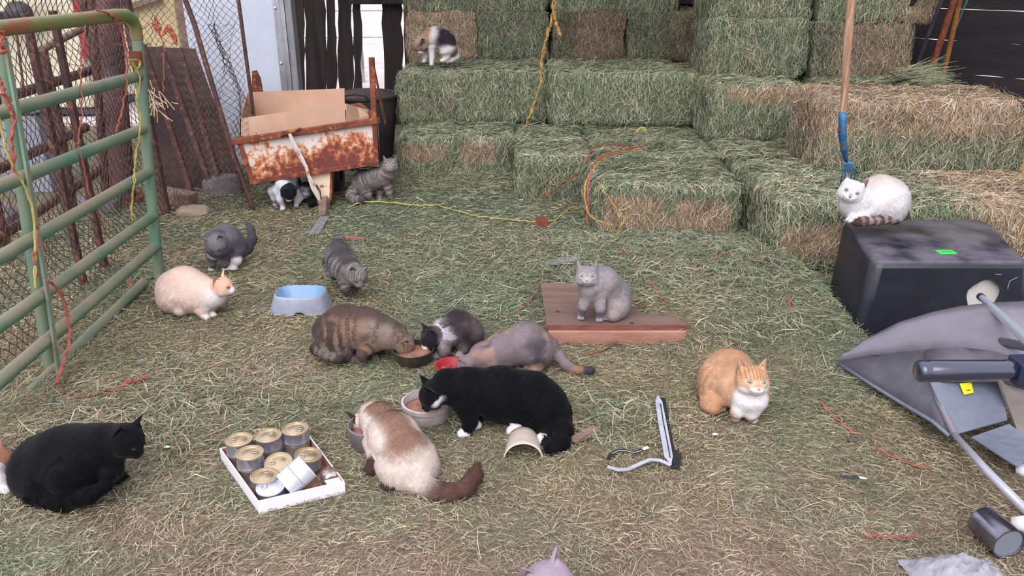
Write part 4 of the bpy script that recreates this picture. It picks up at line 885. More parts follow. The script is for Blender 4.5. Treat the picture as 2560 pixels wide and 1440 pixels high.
# ---------------------------------------------------------------- feeding dishes
def bowl_food(g, c, r, z, m, label=None):
    mb = MB().lathe([(0, .008), (r * .5, .010), (r * .85, .004), (r, -.004)], Matrix.Translation(Vector((c[0], c[1], z))), 28)
    V = np.array(mb.v); V[:, 2] += (fbm(V, 60, 5) - .5) * .012; mb.v = [tuple(v) for v in V]; mb.build('cat_food', m, g, smooth='all')
FOOD = mat('wet_cat_food', S(158, 108, 92), .5, 0, S(118, 76, 66), 30, .5, 60)
def dishes():
    # steel bowl
    b = GG(1030, 925); c = Vector((b.x, b.y + .072, 0)); R = 54 * 3.4 / FPX; R = .082
    g = empty('steel_bowl', c, 'dull steel bowl of food shared by the brown tabby and the long-haired cat', 'bowl'); m = mat('dull_steel', S(110, 106, 96), .38, .75, S(84, 80, 70), 6)
    h = .062; MB().lathe([(0, .001), (R * .80, .001), (R * .90, .012), (R, h - .004), (R + .006, h), (R + .003, h + .003), (R - .003, h), (R * .86, .014), (0, .006)], Matrix.Translation(c), 40).build('bowl', m, g, smooth=True)
    bowl_food(g, c, R * .92, h - .02, FOOD)
    # white dish
    b = G(1062, 1070); R = .090; c = Vector((b.x, b.y + R * .95, 0)); g = empty('white_dish', c, 'scuffed white plastic dish of food under the big black cat', 'dish')
    m = mat('scuffed_white_plastic', S(196, 186, 188), .5, 0, S(160, 148, 146), 9, .1, 30, c3=S(150, 124, 112), scale3=14, lo3=.6, hi3=.7); h = .060
    MB().lathe([(0, .001), (R * .92, .001), (R * .95, .006), (R * .94, h * .70), (R, h * .74), (R, h), (R - .007, h + .002), (R * .86, .02), (0, .014)], Matrix.Translation(c), 48).build('dish', m, g, smooth=True)
    bowl_food(g, c, R * .86, h - .022, FOOD)
    # grey bowl behind siamese
    b = G(905, 1140); R = .078; c = Vector((b.x + .02, b.y + R, 0)); g = empty('grey_bowl', c, 'dull grey bowl half hidden by the cream and brown pointed cat', 'bowl')
    h = .075; MB().lathe([(0, .001), (R * .85, .001), (R * .93, .01), (R, h), (R - .006, h + .002), (R * .88, .015), (0, .008)], Matrix.Translation(c), 40).build('bowl', mat('grey_enamel', S(112, 108, 112), .45, 0, S(90, 84, 88), 7), g, smooth=True)
    bowl_food(g, c, R * .86, h - .03, FOOD)
    # blue dog bowl, square with rounded corners
    b = G(744, 788); g0 = Vector((b.x, b.y + .085, 0)); g = empty('blue_bowl', g0, 'grey plastic pet bowl with blue inside standing empty left of the centre', 'bowl')
    def ring(rx, ry, z, n=160, p=3.6):
        return [g0 + Vector((rx * math.copysign(abs(math.cos(t)) ** (2 / p), math.cos(t)), ry * math.copysign(abs(math.sin(t)) ** (2 / p), math.sin(t)), z)) for t in [2 * math.pi * k / n for k in range(n)]]
    A = [ring(.138, .100, 0), ring(.135, .098, .02), ring(.118, .086, .074), ring(.114, .082, .083), ring(.108, .077, .085)]; B = [ring(.108, .077, .085), ring(.104, .073, .080), ring(.086, .058, .026), ring(.07, .045, .018)]
    def loft(R_, cap):
        n = len(R_[0]); V = [p for r in R_ for p in r]; F = [(i * n + k, i * n + (k + 1) % n, (i + 1) * n + (k + 1) % n, (i + 1) * n + k) for i in range(len(R_) - 1) for k in range(n)]
        if cap: F.append(tuple((len(R_) - 1) * n + k for k in range(n)))
        return MB().add(V, F)
    a = loft(A, False)
    V = np.array(a.v); m_ = (V[:, 1] < g0.y) & (V[:, 2] < .03) & (np.abs(V[:, 0] - g0.x - .012) < .032); V[m_, 2] += .022 * (1 - ((V[m_, 0] - g0.x - .012) / .034) ** 2); a.v = [tuple(v) for v in V]
    a.build('shell', mat('dusty_grey_plastic', S(150, 156, 174), .45, 0, S(134, 136, 150), 8), g, smooth='all'); loft(B, True).build('inner_bowl', mat('pale_blue_plastic', S(112, 148, 184), .3, 0, S(98, 134, 172), 5), g, smooth='all')
    # red dish rim behind
    b = GG(1118, 930); g = empty('red_dish', b, 'small red dish between the black cat\'s ear and the mottled cat', 'dish'); MB().lathe([(0, .001), (.05, .001), (.066, .03), (.069, .03), (.069, .034), (.062, .034), (.048, .006), (0, .006)], Matrix.Translation(b + Vector((.02, .0, 0))), 32).build('dish', M['red'], g, smooth=True)
dishes()

# ---------------------------------------------------------------- tray of cans
def cans():
    c = [G(648, 1285), G(864, 1233), G(760, 1094), G(553, 1150)]     # front left, front right, back right, back left
    # square up: use front edge and left edge
    o = c[0]; ux = (c[1] - c[0]); Lx = ux.length; ux.normalize(); uy = Vector((-ux.y, ux.x, 0)); Ly = .415
    yl = (c[3] - c[0]).dot(uy); Ly = yl
    g = empty('can_tray', o, 'shallow white cardboard tray holding the cat food cans', 'tray'); H = .044; t = .004
    wm = mat('white_card', S(228, 226, 232), .6); bm = mat('brown_card', S(170, 122, 100), .8)
    def P(a, b, z):
        p = c[0].lerp(c[1], a / Lx).lerp(c[3].lerp(c[2], a / Lx), b / Ly); return Vector((p.x, p.y, z))
    def bx(x0, x1, y0, y1, z0, z1): return MB().hexa([P(x0, y0, z0), P(x1, y0, z0), P(x1, y1, z0), P(x0, y1, z0), P(x0, y0, z1), P(x1, y0, z1), P(x1, y1, z1), P(x0, y1, z1)])
    for nm, a in (('front_side', (0, Lx, 0, t)), ('back_side', (0, Lx, Ly - t, Ly)), ('left_side', (0, t, t, Ly - t)), ('right_side', (Lx - t, Lx, t, Ly - t))):
        q = bx(*a, 0, H).build(nm, wm, g)
        x0, x1, y0, y1 = a; d = .0012
        if nm == 'left_side': bx(t, t + d, t, Ly - t, 0, H).build('inner_face', bm, q)
        if nm == 'right_side': bx(Lx - t - d, Lx - t, t, Ly - t, 0, H).build('inner_face', bm, q)
        if nm == 'back_side': bx(t, Lx - t, Ly - t - d, Ly - t, 0, H).build('inner_face', bm, q)
    bx(t, Lx - t, t, Ly - t, 0.001, .004).build('bottom', bm, g)
    bx(Lx * .80, Lx * .97, t, t + .02, H - .001, H + .001).build('torn_flap', wm, g)
    cm = mat('can_side', S(184, 186, 200), .28, .8); lm = mat('gold_can_lid', S(196, 176, 146), .3, .75); sm = mat('can_label_white', S(206, 210, 222), .35, .3); tm = mat('ring_pull', S(206, 198, 194), .25, .85)
    R, CHt = .0425, .043
    def can(label, Mx, top=lm, body=cm, ring=True, rr=0):
        g = empty('food_can', Mx.translation, label, 'can', 'cat food cans in the white tray')
        MB().lathe([(0, 0), (R * .95, 0), (R, .0015), (R, .004), (R * .985, .005), (R * .985, CHt - .005), (R, CHt - .004)], Mx, 36).build('body', body, g, smooth=True)
        MB().lathe([(R, CHt - .004), (R * 1.01, CHt - .001), (R, CHt), (R * .94, CHt), (R * .92, CHt - .003), (R * .80, CHt - .003), (R * .78, CHt - .002), (R * .74, CHt - .002), (R * .72, CHt - .003), (R * .55, CHt - .003), (R * .53, CHt - .0024), (0, CHt - .0024)], Mx, 36).build('lid', top, g, smooth=True)
        if ring:
            a = rr; pts = [Vector((math.cos(k * math.pi / 7) * .008 + .018, math.sin(k * math.pi / 7) * .0065, CHt + .0005)) for k in range(14)]; Rm = Mx @ Matrix.Rotation(a, 4, 'Z')
            MB().tube([Rm @ p for p in pts], .0016, 6, closed=True).build('ring_pull', tm, g, smooth='all')
        return g
    def at(px, py, zc):                  # can whose lid centre is seen at (px, py)
        p = G(px, py, zc + CHt); p.z = zc; return p
    T = Matrix.Translation; zb = .005
    spec = [('back left upper can of the white tray', 597, 1098, zb + CHt, 3.6, 1), ('back middle upper can of the white tray', 670, 1088, zb + CHt, 1.2, 1), ('back right tallest can of the white tray, by the corner', 738, 1071, zb + CHt + .004, -.5, 1),
            ('gold lidded can stacked left of the middle one', 624, 1131, zb + CHt, .3, 1), ('middle can lying lower with a tilted gold lid', 697, 1150, zb + .02, 3.3, 0), ('right hand can with gold lid beside the brown tray side', 767, 1136, zb + .024, 3.7, 0),
            ('gold lidded can in the second row from the front', 661, 1188, zb + .014, 1.5, 0)]
    for lab, x, y, z, rr, under in spec:
        p = at(x, y, z); tilt = Matrix.Rotation(.22, 4, 'X') if 'tilted' in lab else Matrix.Rotation(.1, 4, 'Y') if 'right hand' in lab else Matrix.Identity(4)
        can(lab, T(p) @ tilt, rr=rr)
        if under: can(lab.replace('upper', 'lower').replace('tallest', 'lower').replace('gold lidded can stacked', 'can under the gold lidded one').replace(', by the corner', ', under the tallest'), T(Vector((p.x, p.y, zb))), ring=False)
    p = at(677, 1213, zb + .004); can('front left can with a dull white smeared lid, lying slightly tilted', T(p) @ Matrix.Rotation(.10, 4, 'X'), top=sm, rr=3.4)
    # two cans lying against each other, label side up
    p = G(741, 1190, .065); ax = Matrix.Rotation(.62, 4, 'Z') @ Matrix.Rotation(1.08, 4, 'Y')
    d = (ax @ Vector((0, 0, 1))); q = G(741, 1190, .065)
    Mx = T(q - d * CHt * 1.0) @ ax; can('lower one of the two cans tipped over together in the front of the tray', Mx, top=sm, body=sm, ring=False)
    can('upper one of the two tipped cans, wet white lid facing right', T(q + d * .0005) @ ax, top=sm, body=sm, ring=False)
    p = G(700, 1178, .02); can('can hidden deep in the middle, only a strip of its rim showing', T(Vector((p.x + .005, p.y, zb))), ring=False)
    # crumpled clear lid
    q = G(824, 1184, .036); mb = MB().lathe([(0, .012), (.018, .013), (.026, .006), (.030, -.012), (.028, -.02)], T(q), 18); V = np.array(mb.v); V += (np.stack([fbm(V, 80, s) for s in (1, 2, 3)], 1) - .5) * .016; mb.v = [tuple(v) for v in V]
    tag(mb.build('foil_lid', mat('crumpled_foil', S(200, 192, 190), .25, .8, S(178, 150, 130), 30), smooth='all'), 'crumpled shiny foil lid in the right front corner of the tray', 'foil')
cans()

# ---------------------------------------------------------------- boards under the grey cat
def boards():
    wt = mat('worn_board_top', S(122, 98, 90), .8, 0, S(104, 82, 74), 3, .3, 50, stretch=(.5, 4, 4)); ws = mat('pinkish_pine', S(176, 130, 114), .7, 0, S(150, 104, 90), 4, .2, 40, stretch=(.6, 5, 5), c3=S(120, 76, 66), scale3=9, lo3=.66, hi3=.72)
    z = .085; a, b, c = G(1366, 812, z), G(1742, 812, z), G(1340, 706, z); dep = c.y - a.y
    g = empty('wooden_pallet', (a.x, a.y, 0), 'low board platform with pale pine front, half buried in hay under the grey cat', 'platform')
    n = 3; w = dep / n
    for i in range(n): MB().box((a.x - .004 * i, a.y + i * w + .003, z - .022), (b.x + .62 + .03 * i, a.y + (i + 1) * w - .003, z)).build('plank', wt, g, bevel=.003)
    MB().box((a.x + .008, a.y - .018, -.0), (b.x - .02, a.y + .022, z - .024)).build('front_board', ws, g, bevel=.003)
    MB().box((a.x + .004, a.y - .001, z - .0225), (b.x + .62, a.y + .012, z - .001)).build('edge_strip', mat('red_brown_edge', S(132, 82, 70), .7, 0, S(104, 64, 56), 8, stretch=(1, 6, 6)), g)
    MB().box((b.x + .12, a.y - .012, 0), (b.x + .64, a.y + .022, z - .024)).build('far_board', ws, g, bevel=.003)
    for x, y in ((1394, 779), (1580, 808)): p = G(x, y, z); MB().lathe([(0, .0008), (.007, .0006), (.010, 0)], T_(p), 12).build('knot', mat('dark_knot', S(60, 42, 40), .9), g)
def T_(p): return Matrix.Translation(p)
boards()

# ---------------------------------------------------------------- loose items on the floor
def smalls():
    # half buried beige pot lying on its side
    p0 = G(1312, 1150); g = empty('plastic_pot', p0, 'beige half pot lying open end forward beside the black cat\'s tail', 'pot')
    rows = []
    for j in range(7):
        v = j / 6; r = .062 - .014 * v; c = p0 + Vector((-.005, .0 + v * .10, -.012 + .012 * v)); rows.append([c + Vector((math.cos(a) * r * 1.02, 0, math.sin(a) * r + .014)) for a in np.linspace(math.pi + .15, -.15, 17)])
    MB().sheet(rows, .0035).build('shell', mat('beige_plastic', S(188, 176, 164), .45, 0, S(166, 150, 136), 9), g, smooth='all')
    MB().tube(rows[0][1:-1], .0032, 6).build('rim', mat('beige_rim', S(202, 192, 182), .4), g, smooth='all')
    # wood chip
    p, q = GG(1432, 1116, .02), GG(1490, 1084, .02); mb = MB().beam(p, q, .035, .012); mb.v = [tuple(Vector(v) + Vector((random.gauss(0, .004), random.gauss(0, .006), 0))) for v in mb.v]
    tag(mb.build('wood_chip', M['lumber']), 'split brown piece of wood right of the black cat', 'wood')
    for (x0, y0), (x1, y1), w_, lab in (((1372, 664), (1442, 652), .05, 'flat grey weathered board end in the hay above the left end of the platform'), ((786, 590), (812, 548), .06, 'grey board half covered by hay below the cart leg')):
        a_, b_ = GG(x0, y0, .012), GG(x1, y1, .012); tag(MB().beam(a_, b_, w_, .014).build('board_end', M['greywood'], bevel=.003), lab, 'board')
    a_ = GG(1340, 572, .03); tag(MB().box((a_.x, a_.y, a_.z - .02), (a_.x + .07, a_.y + .06, a_.z + .025)).build('wood_block', M['rust'], bevel=.004), 'small reddish brown block under the short bale behind the yellow twine', 'block')
    # halter strap of grey webbing
    g = empty('nylon_strap', GG(1690, 1170), 'folded pale grey webbing strap lying on the hay right of the centre', 'strap'); m = mat('grey_webbing', S(184, 186, 202), .75, 0, S(166, 168, 184), 14, .5, 300); mk = mat('black_backing', S(26, 26, 32), .7)
    def ribbon(pts, w, z, th=.003, m_=m, nm='webbing', prof=None):
        P = [GG(x, y, z) for x, y in pts]; rows = [[], []]
        for i, p in enumerate(P):
            t = (P[min(i + 1, len(P) - 1)] - P[max(i - 1, 0)]).normalized(); s = Vector((-t.y, t.x, 0)); ww = w * (prof[i] if prof else 1) / 2; rows[0].append(p + s * ww); rows[1].append(p - s * ww)
        MB().sheet(rows, th).build(nm, m_, g)
    ribbon([(1652, 1004), (1654, 1018), (1660, 1055), (1668, 1100), (1676, 1145), (1680, 1170)], .030, .016, m_=mk, nm='backing')
    ribbon([(1644, 1002), (1646, 1018), (1653, 1060), (1662, 1110), (1670, 1155), (1675, 1172)], .028, .022, prof=[.15, .9, 1, 1, 1, .25])
    ribbon([(1650, 1024), (1657, 1070), (1667, 1120), (1674, 1160)], .003, .0245, .002, mk, 'stitching')
    ribbon([(1518, 1180), (1545, 1188), (1570, 1186), (1600, 1172), (1625, 1162), (1650, 1164), (1676, 1176)], .014, .02)
    ribbon([(1676, 1176), (1690, 1178), (1696, 1150), (1690, 1135)], .020, .015, m_=mk, nm='buckle_end')
    g = empty('black_cord', GG(1560, 1142), 'short black and white striped cord left of the grey strap', 'cord')
    ribbon([(1520, 1160), (1528, 1146), (1545, 1138), (1565, 1138), (1585, 1143), (1606, 1136)], .012, .018, m_=mk, nm='cord'); ribbon([(1530, 1147), (1545, 1140), (1565, 1140), (1585, 1145), (1604, 1139)], .002, .0205, .002, m, 'white_thread')
    ribbon([(1606, 1136), (1614, 1133), (1620, 1131)], .010, .02, m_=mat('frayed_end', S(226, 222, 210), .8), nm='frayed_tip')
    # feathers and scraps
    def scrap(x, y, r, m_, label, nm, cat, flat=.3):
        o = MB().sphere((0, 0, 0), (1, 1, 1), 10, 6); V = np.array(o.v); V = V * (.6 + .8 * fbm(V + x, 1.7, 3))[:, None] * np.array([r, r * .6, r * flat]); p = GG(x, y, .014); o.v = [tuple(Vector(v) + p) for v in V]; tag(o.build(nm, m_, smooth='all'), label, cat)
    wf = mat('white_fluff', S(222, 220, 224), .9)
    scrap(1787, 1094, .011, wf, 'small white fluff scrap left below the orange cat', 'fluff', 'fluff'); scrap(418, 1126, .012, wf, 'thin white scrap on the hay right of the black crouching cat', 'scrap', 'scrap', .15)
    scrap(350, 915, .022, mat('dark_clod', S(96, 94, 92), .9), 'dark grey clod on the hay right of the gate foot', 'clod', 'clod'); scrap(2130, 1108, .020, mat('brown_clod', S(88, 78, 76), .9), 'dark clod lying by the orange twine at the right', 'clod', 'clod'); scrap(1945, 1375, .022, mat('brown_clod2', S(104, 86, 72), .9), 'brown clod in the right foreground', 'clod', 'clod')
    g = empty('feather', GG(2130, 1206), 'small dark feather with white tip on the straw below the wheelbarrow', 'feather')
    ribbon([(2096, 1202), (2110, 1206), (2130, 1208), (2145, 1207)], .010, .02, .002, mat('dark_feather', S(52, 50, 66), .6), 'vane', [.3, .9, 1, .9]); ribbon([(2145, 1207), (2156, 1209), (2166, 1211)], .009, .021, .002, wf, 'tip', [1, 1, .2])
    # steel cup lying on its side
    a, b = G(2452, 1300, .045), G(2508, 1352, .045); d = (b - a).normalized(); L = (b - a).length + .02; R = .046; ax = d.to_track_quat('Z', 'Y').to_matrix().to_4x4(); sm = mat('shiny_cup_steel', S(150, 150, 165), .18, .9, S(110, 106, 120), 5)
    g = empty('steel_cup', a, 'shiny steel tin lying on its side at the lower right', 'cup'); Mx = T_(Vector((a.x, a.y, R + .004))) @ ax
    MB().lathe([(0, .0), (R * .7, .0), (R * .94, .004), (R, .014), (R, L), (R + .002, L + .002), (R - .002, L + .002), (R - .004, L - .004)], Mx, 40).build('body', sm, g, smooth=True)
    MB().lathe([(R - .004, L - .003), (R * .6, L - .004), (0, L - .003)], Mx, 40).build('end_face', mat('cup_end', S(140, 148, 164), .4, .4), g, smooth=True)
    scrap(2562, 1322, .045, mat('white_cloth', S(206, 200, 206), .8), 'white cloth lump cut by the right edge beside the steel tin', 'cloth', 'cloth', .5)
    scrap(2568, 1185, .04, wf, 'white plastic lump at the right edge under the wheelbarrow', 'plastic_lump', 'plastic', .6)
    # clear plastic bag
    nx, ny = 26, 18; c0 = G(2385, 1462); rows = []
    for j in range(ny):
        r_ = []
        for i in range(nx):
            u, v = i / (nx - 1) * 2 - 1, j / (ny - 1) * 2 - 1; q = np.array([[u * 2.2, v * 2.2, 0.0]]); h = max(0, 1 - u * u * .9) * max(0, 1 - v * v) ; rid = abs(float(fbm(q, 1.6, 70)[0]) - .5) * 2
            r_.append(c0 + Vector((u * .125 + .02 * float(fbm(q, 2, 72)[0]), v * .085, .006 + h * .075 * (1.1 - rid * 1.6) + .008 * float(fbm(q, 6, 71)[0]))))
        rows.append(r_)
    pb, t, b = newmat('clear_plastic_film'); b.inputs['Base Color'].default_value = (.50, .50, .57, 1); b.inputs['Roughness'].default_value = .15; b.inputs['Alpha'].default_value = .5; b.inputs['IOR'].default_value = 1.45
    tag(MB().sheet(rows, .001).build('plastic_bag', pb, smooth='all'), 'crumpled clear plastic bag at the bottom right', 'bag')
    # cardboard and pipe at the far right
    A = PY(2512, 395, 5.6); g = empty('cardboard_carton', (A.x, 5.6, 0), 'brown cardboard carton on the dark floor at the right end of the stack', 'box'); cb = mat('carton_card', S(178, 138, 104), .85, 0, S(160, 120, 88), 4)
    top = PY(2540, 318, 5.6).z; MB().box((A.x, 5.6, 0), (A.x + .6, 6.0, max(top, .3))).build('body', cb, g, bevel=.003); MB().box((A.x + .04, 5.58, max(top, .3) - .1), (A.x + .6, 5.60, max(top, .3) - .09)).build('flap', cb, g)
    a, b = PY(2516, 372, 4.9), PY(2488, 300, 5.3); g = empty('white_pipe', a, 'thin white pipe leaning on the right end of the long straw coloured bale', 'pipe'); MB().tube([a - (b - a) * 1.2, b], .012, 8).build('tube', mat('white_pipe', S(226, 222, 222), .5), g, smooth=True)
    # poles against the dark wall
    for (x0, y0), (x1, y1), r, m_, lab in (((2300, 260), (2392, -20), .022, M['rust'], 'rusty red steel pole leaning on the dark right wall'), ((2344, 250), (2402, -10), .018, mat('ochre_pole', S(150, 100, 50), .7, 0, S(90, 56, 46), 4), 'ochre and brown pole just right of the rusty red one'),
            ((2262, 240), (2362, -20), .014, M['darkmetal'], 'dark grey pole left of the rusty red one'), ((2345, 178), (2422, -10), .006, mat('teal_rod', S(84, 130, 128), .5), 'thin teal rod on the dark wall, rightmost of the leaning poles'), ((2240, 60), (2330, -60), .02, M['darkmetal'], 'dark pole behind the top right bale corner')):
        a, b = PY(x0, y0, 6.05), PY(x1, y1, 5.75); k = (b - a) / (b.z - a.z); a2 = a - k * a.z; g = empty('leaning_pole', a2, lab, 'pole', 'poles leaning on the dark right wall'); MB().tube([a2, a2 + k * 1.9], r, 10).build('shaft', m_, g, smooth=True)
    # loose green flake beside the third row
    mb = MB(); o = PY(2250, 195, 5.6)
    P_ = []; 
    for i in range(260): 
        s = Vector((random.uniform(0, .08), random.gauss(0, .10), random.gauss(0, .03))); d = Vector((1, random.gauss(0, .3), random.gauss(.12, .20))).normalized(); mb.tube([o + s, o + s + d * .1, o + s + d * random.uniform(.16, .3) - Vector((0, 0, .04 * random.random()))], [.0022, .002, .001], 3, False)
    tag(mb.build('hay_flake', mat('green_hay_flake', S(150, 154, 124), .8, 0, S(122, 126, 98), 30)), 'loose flake of long green hay sticking out past the right end bale', 'hay', kind='stuff')
smalls()

# ---------------------------------------------------------------- twine on the hay
def hay_twine():
    PYs = lambda Y, *a: [PY(x, y, Y) for x, y in a]
    twine(PYs(5.9, (1384, -20), (1382, 40), (1368, 90), (1356, 140), (1352, 200), (1336, 260), (1320, 300), (1314, 320)), M['gold'], 'ochre twine hanging down the middle of the bale stack', .006, .006, strands=3)
    twine(PYs(5.88, (1384, 30), (1392, 60), (1402, 90)), M['gold'], 'frayed orange end of the hanging twine', .008, .004, strands=4)
    T1 = lambda *a: [PY(x, y, Y) for x, y, Y in a]
    twine(T1((1608, 376, 4.95), (1560, 380, 4.8), (1510, 395, 4.55), (1478, 430, 4.40), (1462, 470, 4.30), (1466, 520, 4.28), (1486, 548, 4.26), (1530, 562, 4.24)), M['gold'], 'yellow twine curving over the corner of the foremost low bale', .0055, .002, strands=2)
    twine(T1((1600, 365, 5.0), (1570, 372, 4.8), (1500, 392, 4.5), (1475, 440, 4.34), (1470, 500, 4.29), (1468, 560, 4.28)), M['red_twine'], 'red twine beside the yellow one on the foremost low bale', .006, .003, strands=2)
    twine(T1((1590, 368, 4.95), (1540, 362, 4.95), (1480, 372, 4.95), (1462, 420, 4.90), (1420, 450, 4.88), (1355, 495, 4.88)), M['rust'], 'brown red twine running down to the left over the short bale', .0045, .004, strands=2)
    twine(T1((1495, 455, 4.3), (1520, 490, 4.27), (1540, 520, 4.26), (1560, 545, 4.24), (1545, 580, 4.22), (1532, 610, 4.2)), M['gold'], 'thin yellow loop hanging in front of the straw coloured bale face', .004, .003)
    twine(T1((1592, 330, 5.3), (1600, 320, 5.3), (1612, 322, 5.3), (1614, 330, 5.3)), M['yellow'], 'small yellow twine hook on top of the flat bale', .007, .002)
    twine([GG(x, y, .02) for x, y in ((868, 526), (905, 514), (960, 512), (1030, 520), (1088, 520))], M['yellow'], 'yellow twine lying before the tabby beside the cart leg', .0045, .003)
    twine([GG(x, y, .010) for x, y in ((1088, 515), (1140, 530), (1200, 545), (1270, 552), (1330, 558), (1380, 556), (1408, 540), (1426, 522))], M['yellow'], 'yellow twine running right along the foot of the bales', .0045, .003)
    twine([GG(x, y, .010) for x, y in ((1545, 636), (1580, 640), (1605, 655), (1622, 668))], M['orange'], 'orange twine scrap on the hay above the grey cat', .005, .004, strands=2)
    twine([GG(x, y, .010) for x, y in ((1630, 640), (1660, 650), (1680, 665), (1730, 680), (1770, 680))], M['red_twine'], 'long red twine on the hay right of the orange scrap', .005, .004, strands=2)
    twine([GG(x, y, .010) for x, y in ((1615, 706), (1632, 712), (1640, 735), (1668, 760))], M['orange'], 'orange twine strand right of the grey cat', .005, .004, strands=2)
    twine([GG(x, y, .010) for x, y in ((1290, 790), (1320, 760), (1345, 730), (1338, 706), (1370, 702))], M['red_twine'], 'red twine running over the left end of the boards', .004, .003)
    twine([GG(1585, 800, .09), GG(1560, 835, .05), GG(1540, 865, .02), GG(1500, 890, .02), GG(1470, 895, .02)], M['rust'], 'thin brown twine dropping over the pale front board', .003, .002)
    twine([GG(x, y, .010) for x, y in ((1972, 745), (1976, 775), (1972, 810))], M['red_twine'], 'red twine bit on the hay beside the pale low bale', .005, .004, strands=2)
    twine([GG(x, y, .010) for x, y in ((1775, 655), (1790, 650), (1802, 640))], mat('red_cloth', S(168, 60, 64), .8), 'tiny dark red rag at the foot of the bales', .010, .004, strands=2)
    twine([GG(x, y, .008) for x, y in ((2052, 1010), (2100, 1060), (2140, 1090))], M['orange'], 'orange twine on the straw below the wheelbarrow tip', .004, .003)
    twine([GG(x, y, .008) for x, y in ((2180, 1120), (2240, 1150), (2300, 1172), (2325, 1180))], M['red_twine'], 'long red twine on the straw below the wheelbarrow', .004, .004, strands=2)
    twine([GG(x, y, .008) for x, y in ((2160, 1345), (2210, 1348), (2255, 1350), (2298, 1348))], M['red_twine'], 'faded red twine left of the steel tin', .004, .004, strands=2)
    a, b = GG(862, 600, .015), GG(912, 604, .015); tag(MB().beam(a, b, .03, .012).build('red_board_end', mat('red_brown_wood', S(150, 96, 84), .8)), 'reddish board end in the hay behind the dark tabby', 'board')
hay_twine()
# ---------------------------------------------------------------- cats
def rcone(P, a, b, ra, rb):
    a = np.asarray(a, float); b = np.asarray(b, float); ba = b - a; l2 = ba @ ba + 1e-12
    t = np.clip(((P - a) @ ba) / l2, 0, 1)
    return np.linalg.norm(P - a - t[..., None] * ba, axis=-1) - (ra + (rb - ra) * t), t
def ell(P, c, R, r):                     # R rows = axes
    q = (P - c) @ R.T; r = np.asarray(r, float)
    k0 = np.linalg.norm(q / r, axis=-1); k1 = np.linalg.norm(q / (r * r), axis=-1)
    return np.where(k1 > 1e-9, k0 * (k0 - 1) / np.maximum(k1, 1e-9), -r.min()), q
def surface_nets(V, org, h):
    nx, ny, nz = V.shape; ins = V < 0
    cs = np.zeros((nx - 1, ny - 1, nz - 1), int)
    for a in (0, 1):
        for b in (0, 1):
            for c in (0, 1): cs += ins[a:nx - 1 + a, b:ny - 1 + b, c:nz - 1 + c]
    act = (cs > 0) & (cs < 8); idx = -np.ones(act.shape, int); I = np.argwhere(act); idx[act] = np.arange(len(I))
    acc = np.zeros((len(I), 3)); cnt = np.zeros(len(I)); i, j, k = I.T
    for ax in range(3):
        e = [0, 0, 0]; e[ax] = 1; o1, o2 = [m for m in range(3) if m != ax]
        for a in (0, 1):
            for b in (0, 1):
                s = [0, 0, 0]; s[o1] = a; s[o2] = b
                v0 = V[i + s[0], j + s[1], k + s[2]]; v1 = V[i + s[0] + e[0], j + s[1] + e[1], k + s[2] + e[2]]
                m = (v0 < 0) != (v1 < 0); t = np.where(m, v0 / np.where(m, v0 - v1, 1), 0)
                p = np.stack([i + s[0], j + s[1], k + s[2]], 1).astype(float); p[:, ax] += t
                acc[m] += p[m]; cnt[m] += 1
    P = acc / cnt[:, None] * h + org; F = []
    for ax in range(3):
        o1, o2 = (ax + 1) % 3, (ax + 2) % 3
        sl0 = [slice(None)] * 3; sl1 = [slice(None)] * 3; sl0[ax] = slice(0, -1); sl1[ax] = slice(1, None)
        A = ins[tuple(sl0)]; B = ins[tuple(sl1)]
        E = np.argwhere(A != B); E = E[(E[:, o1] > 0) & (E[:, o2] > 0) & (E[:, o1] < V.shape[o1] - 1) & (E[:, o2] < V.shape[o2] - 1)]
        def cell(d1, d2):
            Q = E.copy(); Q[:, o1] -= d1; Q[:, o2] -= d2; return idx[Q[:, 0], Q[:, 1], Q[:, 2]]
        q = np.stack([cell(1, 1), cell(0, 1), cell(0, 0), cell(1, 0)], 1); fl = A[tuple(E.T)]
        q[~fl] = q[~fl][:, ::-1]; F.append(q)
    return P, np.concatenate(F)
def vnormals(P, F):
    n = np.cross(P[F[:, 2]] - P[F[:, 0]], P[F[:, 3]] - P[F[:, 1]]); N = np.zeros_like(P)
    for k in range(4): np.add.at(N, F[:, k], n)
    return N / (np.linalg.norm(N, axis=1, keepdims=True) + 1e-12)
def hv(yaw, pitch):                      # yaw 0 faces the viewer, 90 to the right of the picture
    y, p = math.radians(yaw), math.radians(pitch)
    return np.array([math.sin(y) * math.cos(p), -math.cos(y) * math.cos(p), math.sin(p)])

def lerp(a, b, t): return a + (b - a) * np.clip(t, 0, 1)[:, None]
def Sx(*c): return np.array(S(*c))
WHITE = Sx(228, 224, 226); PINK = Sx(206, 160, 156)

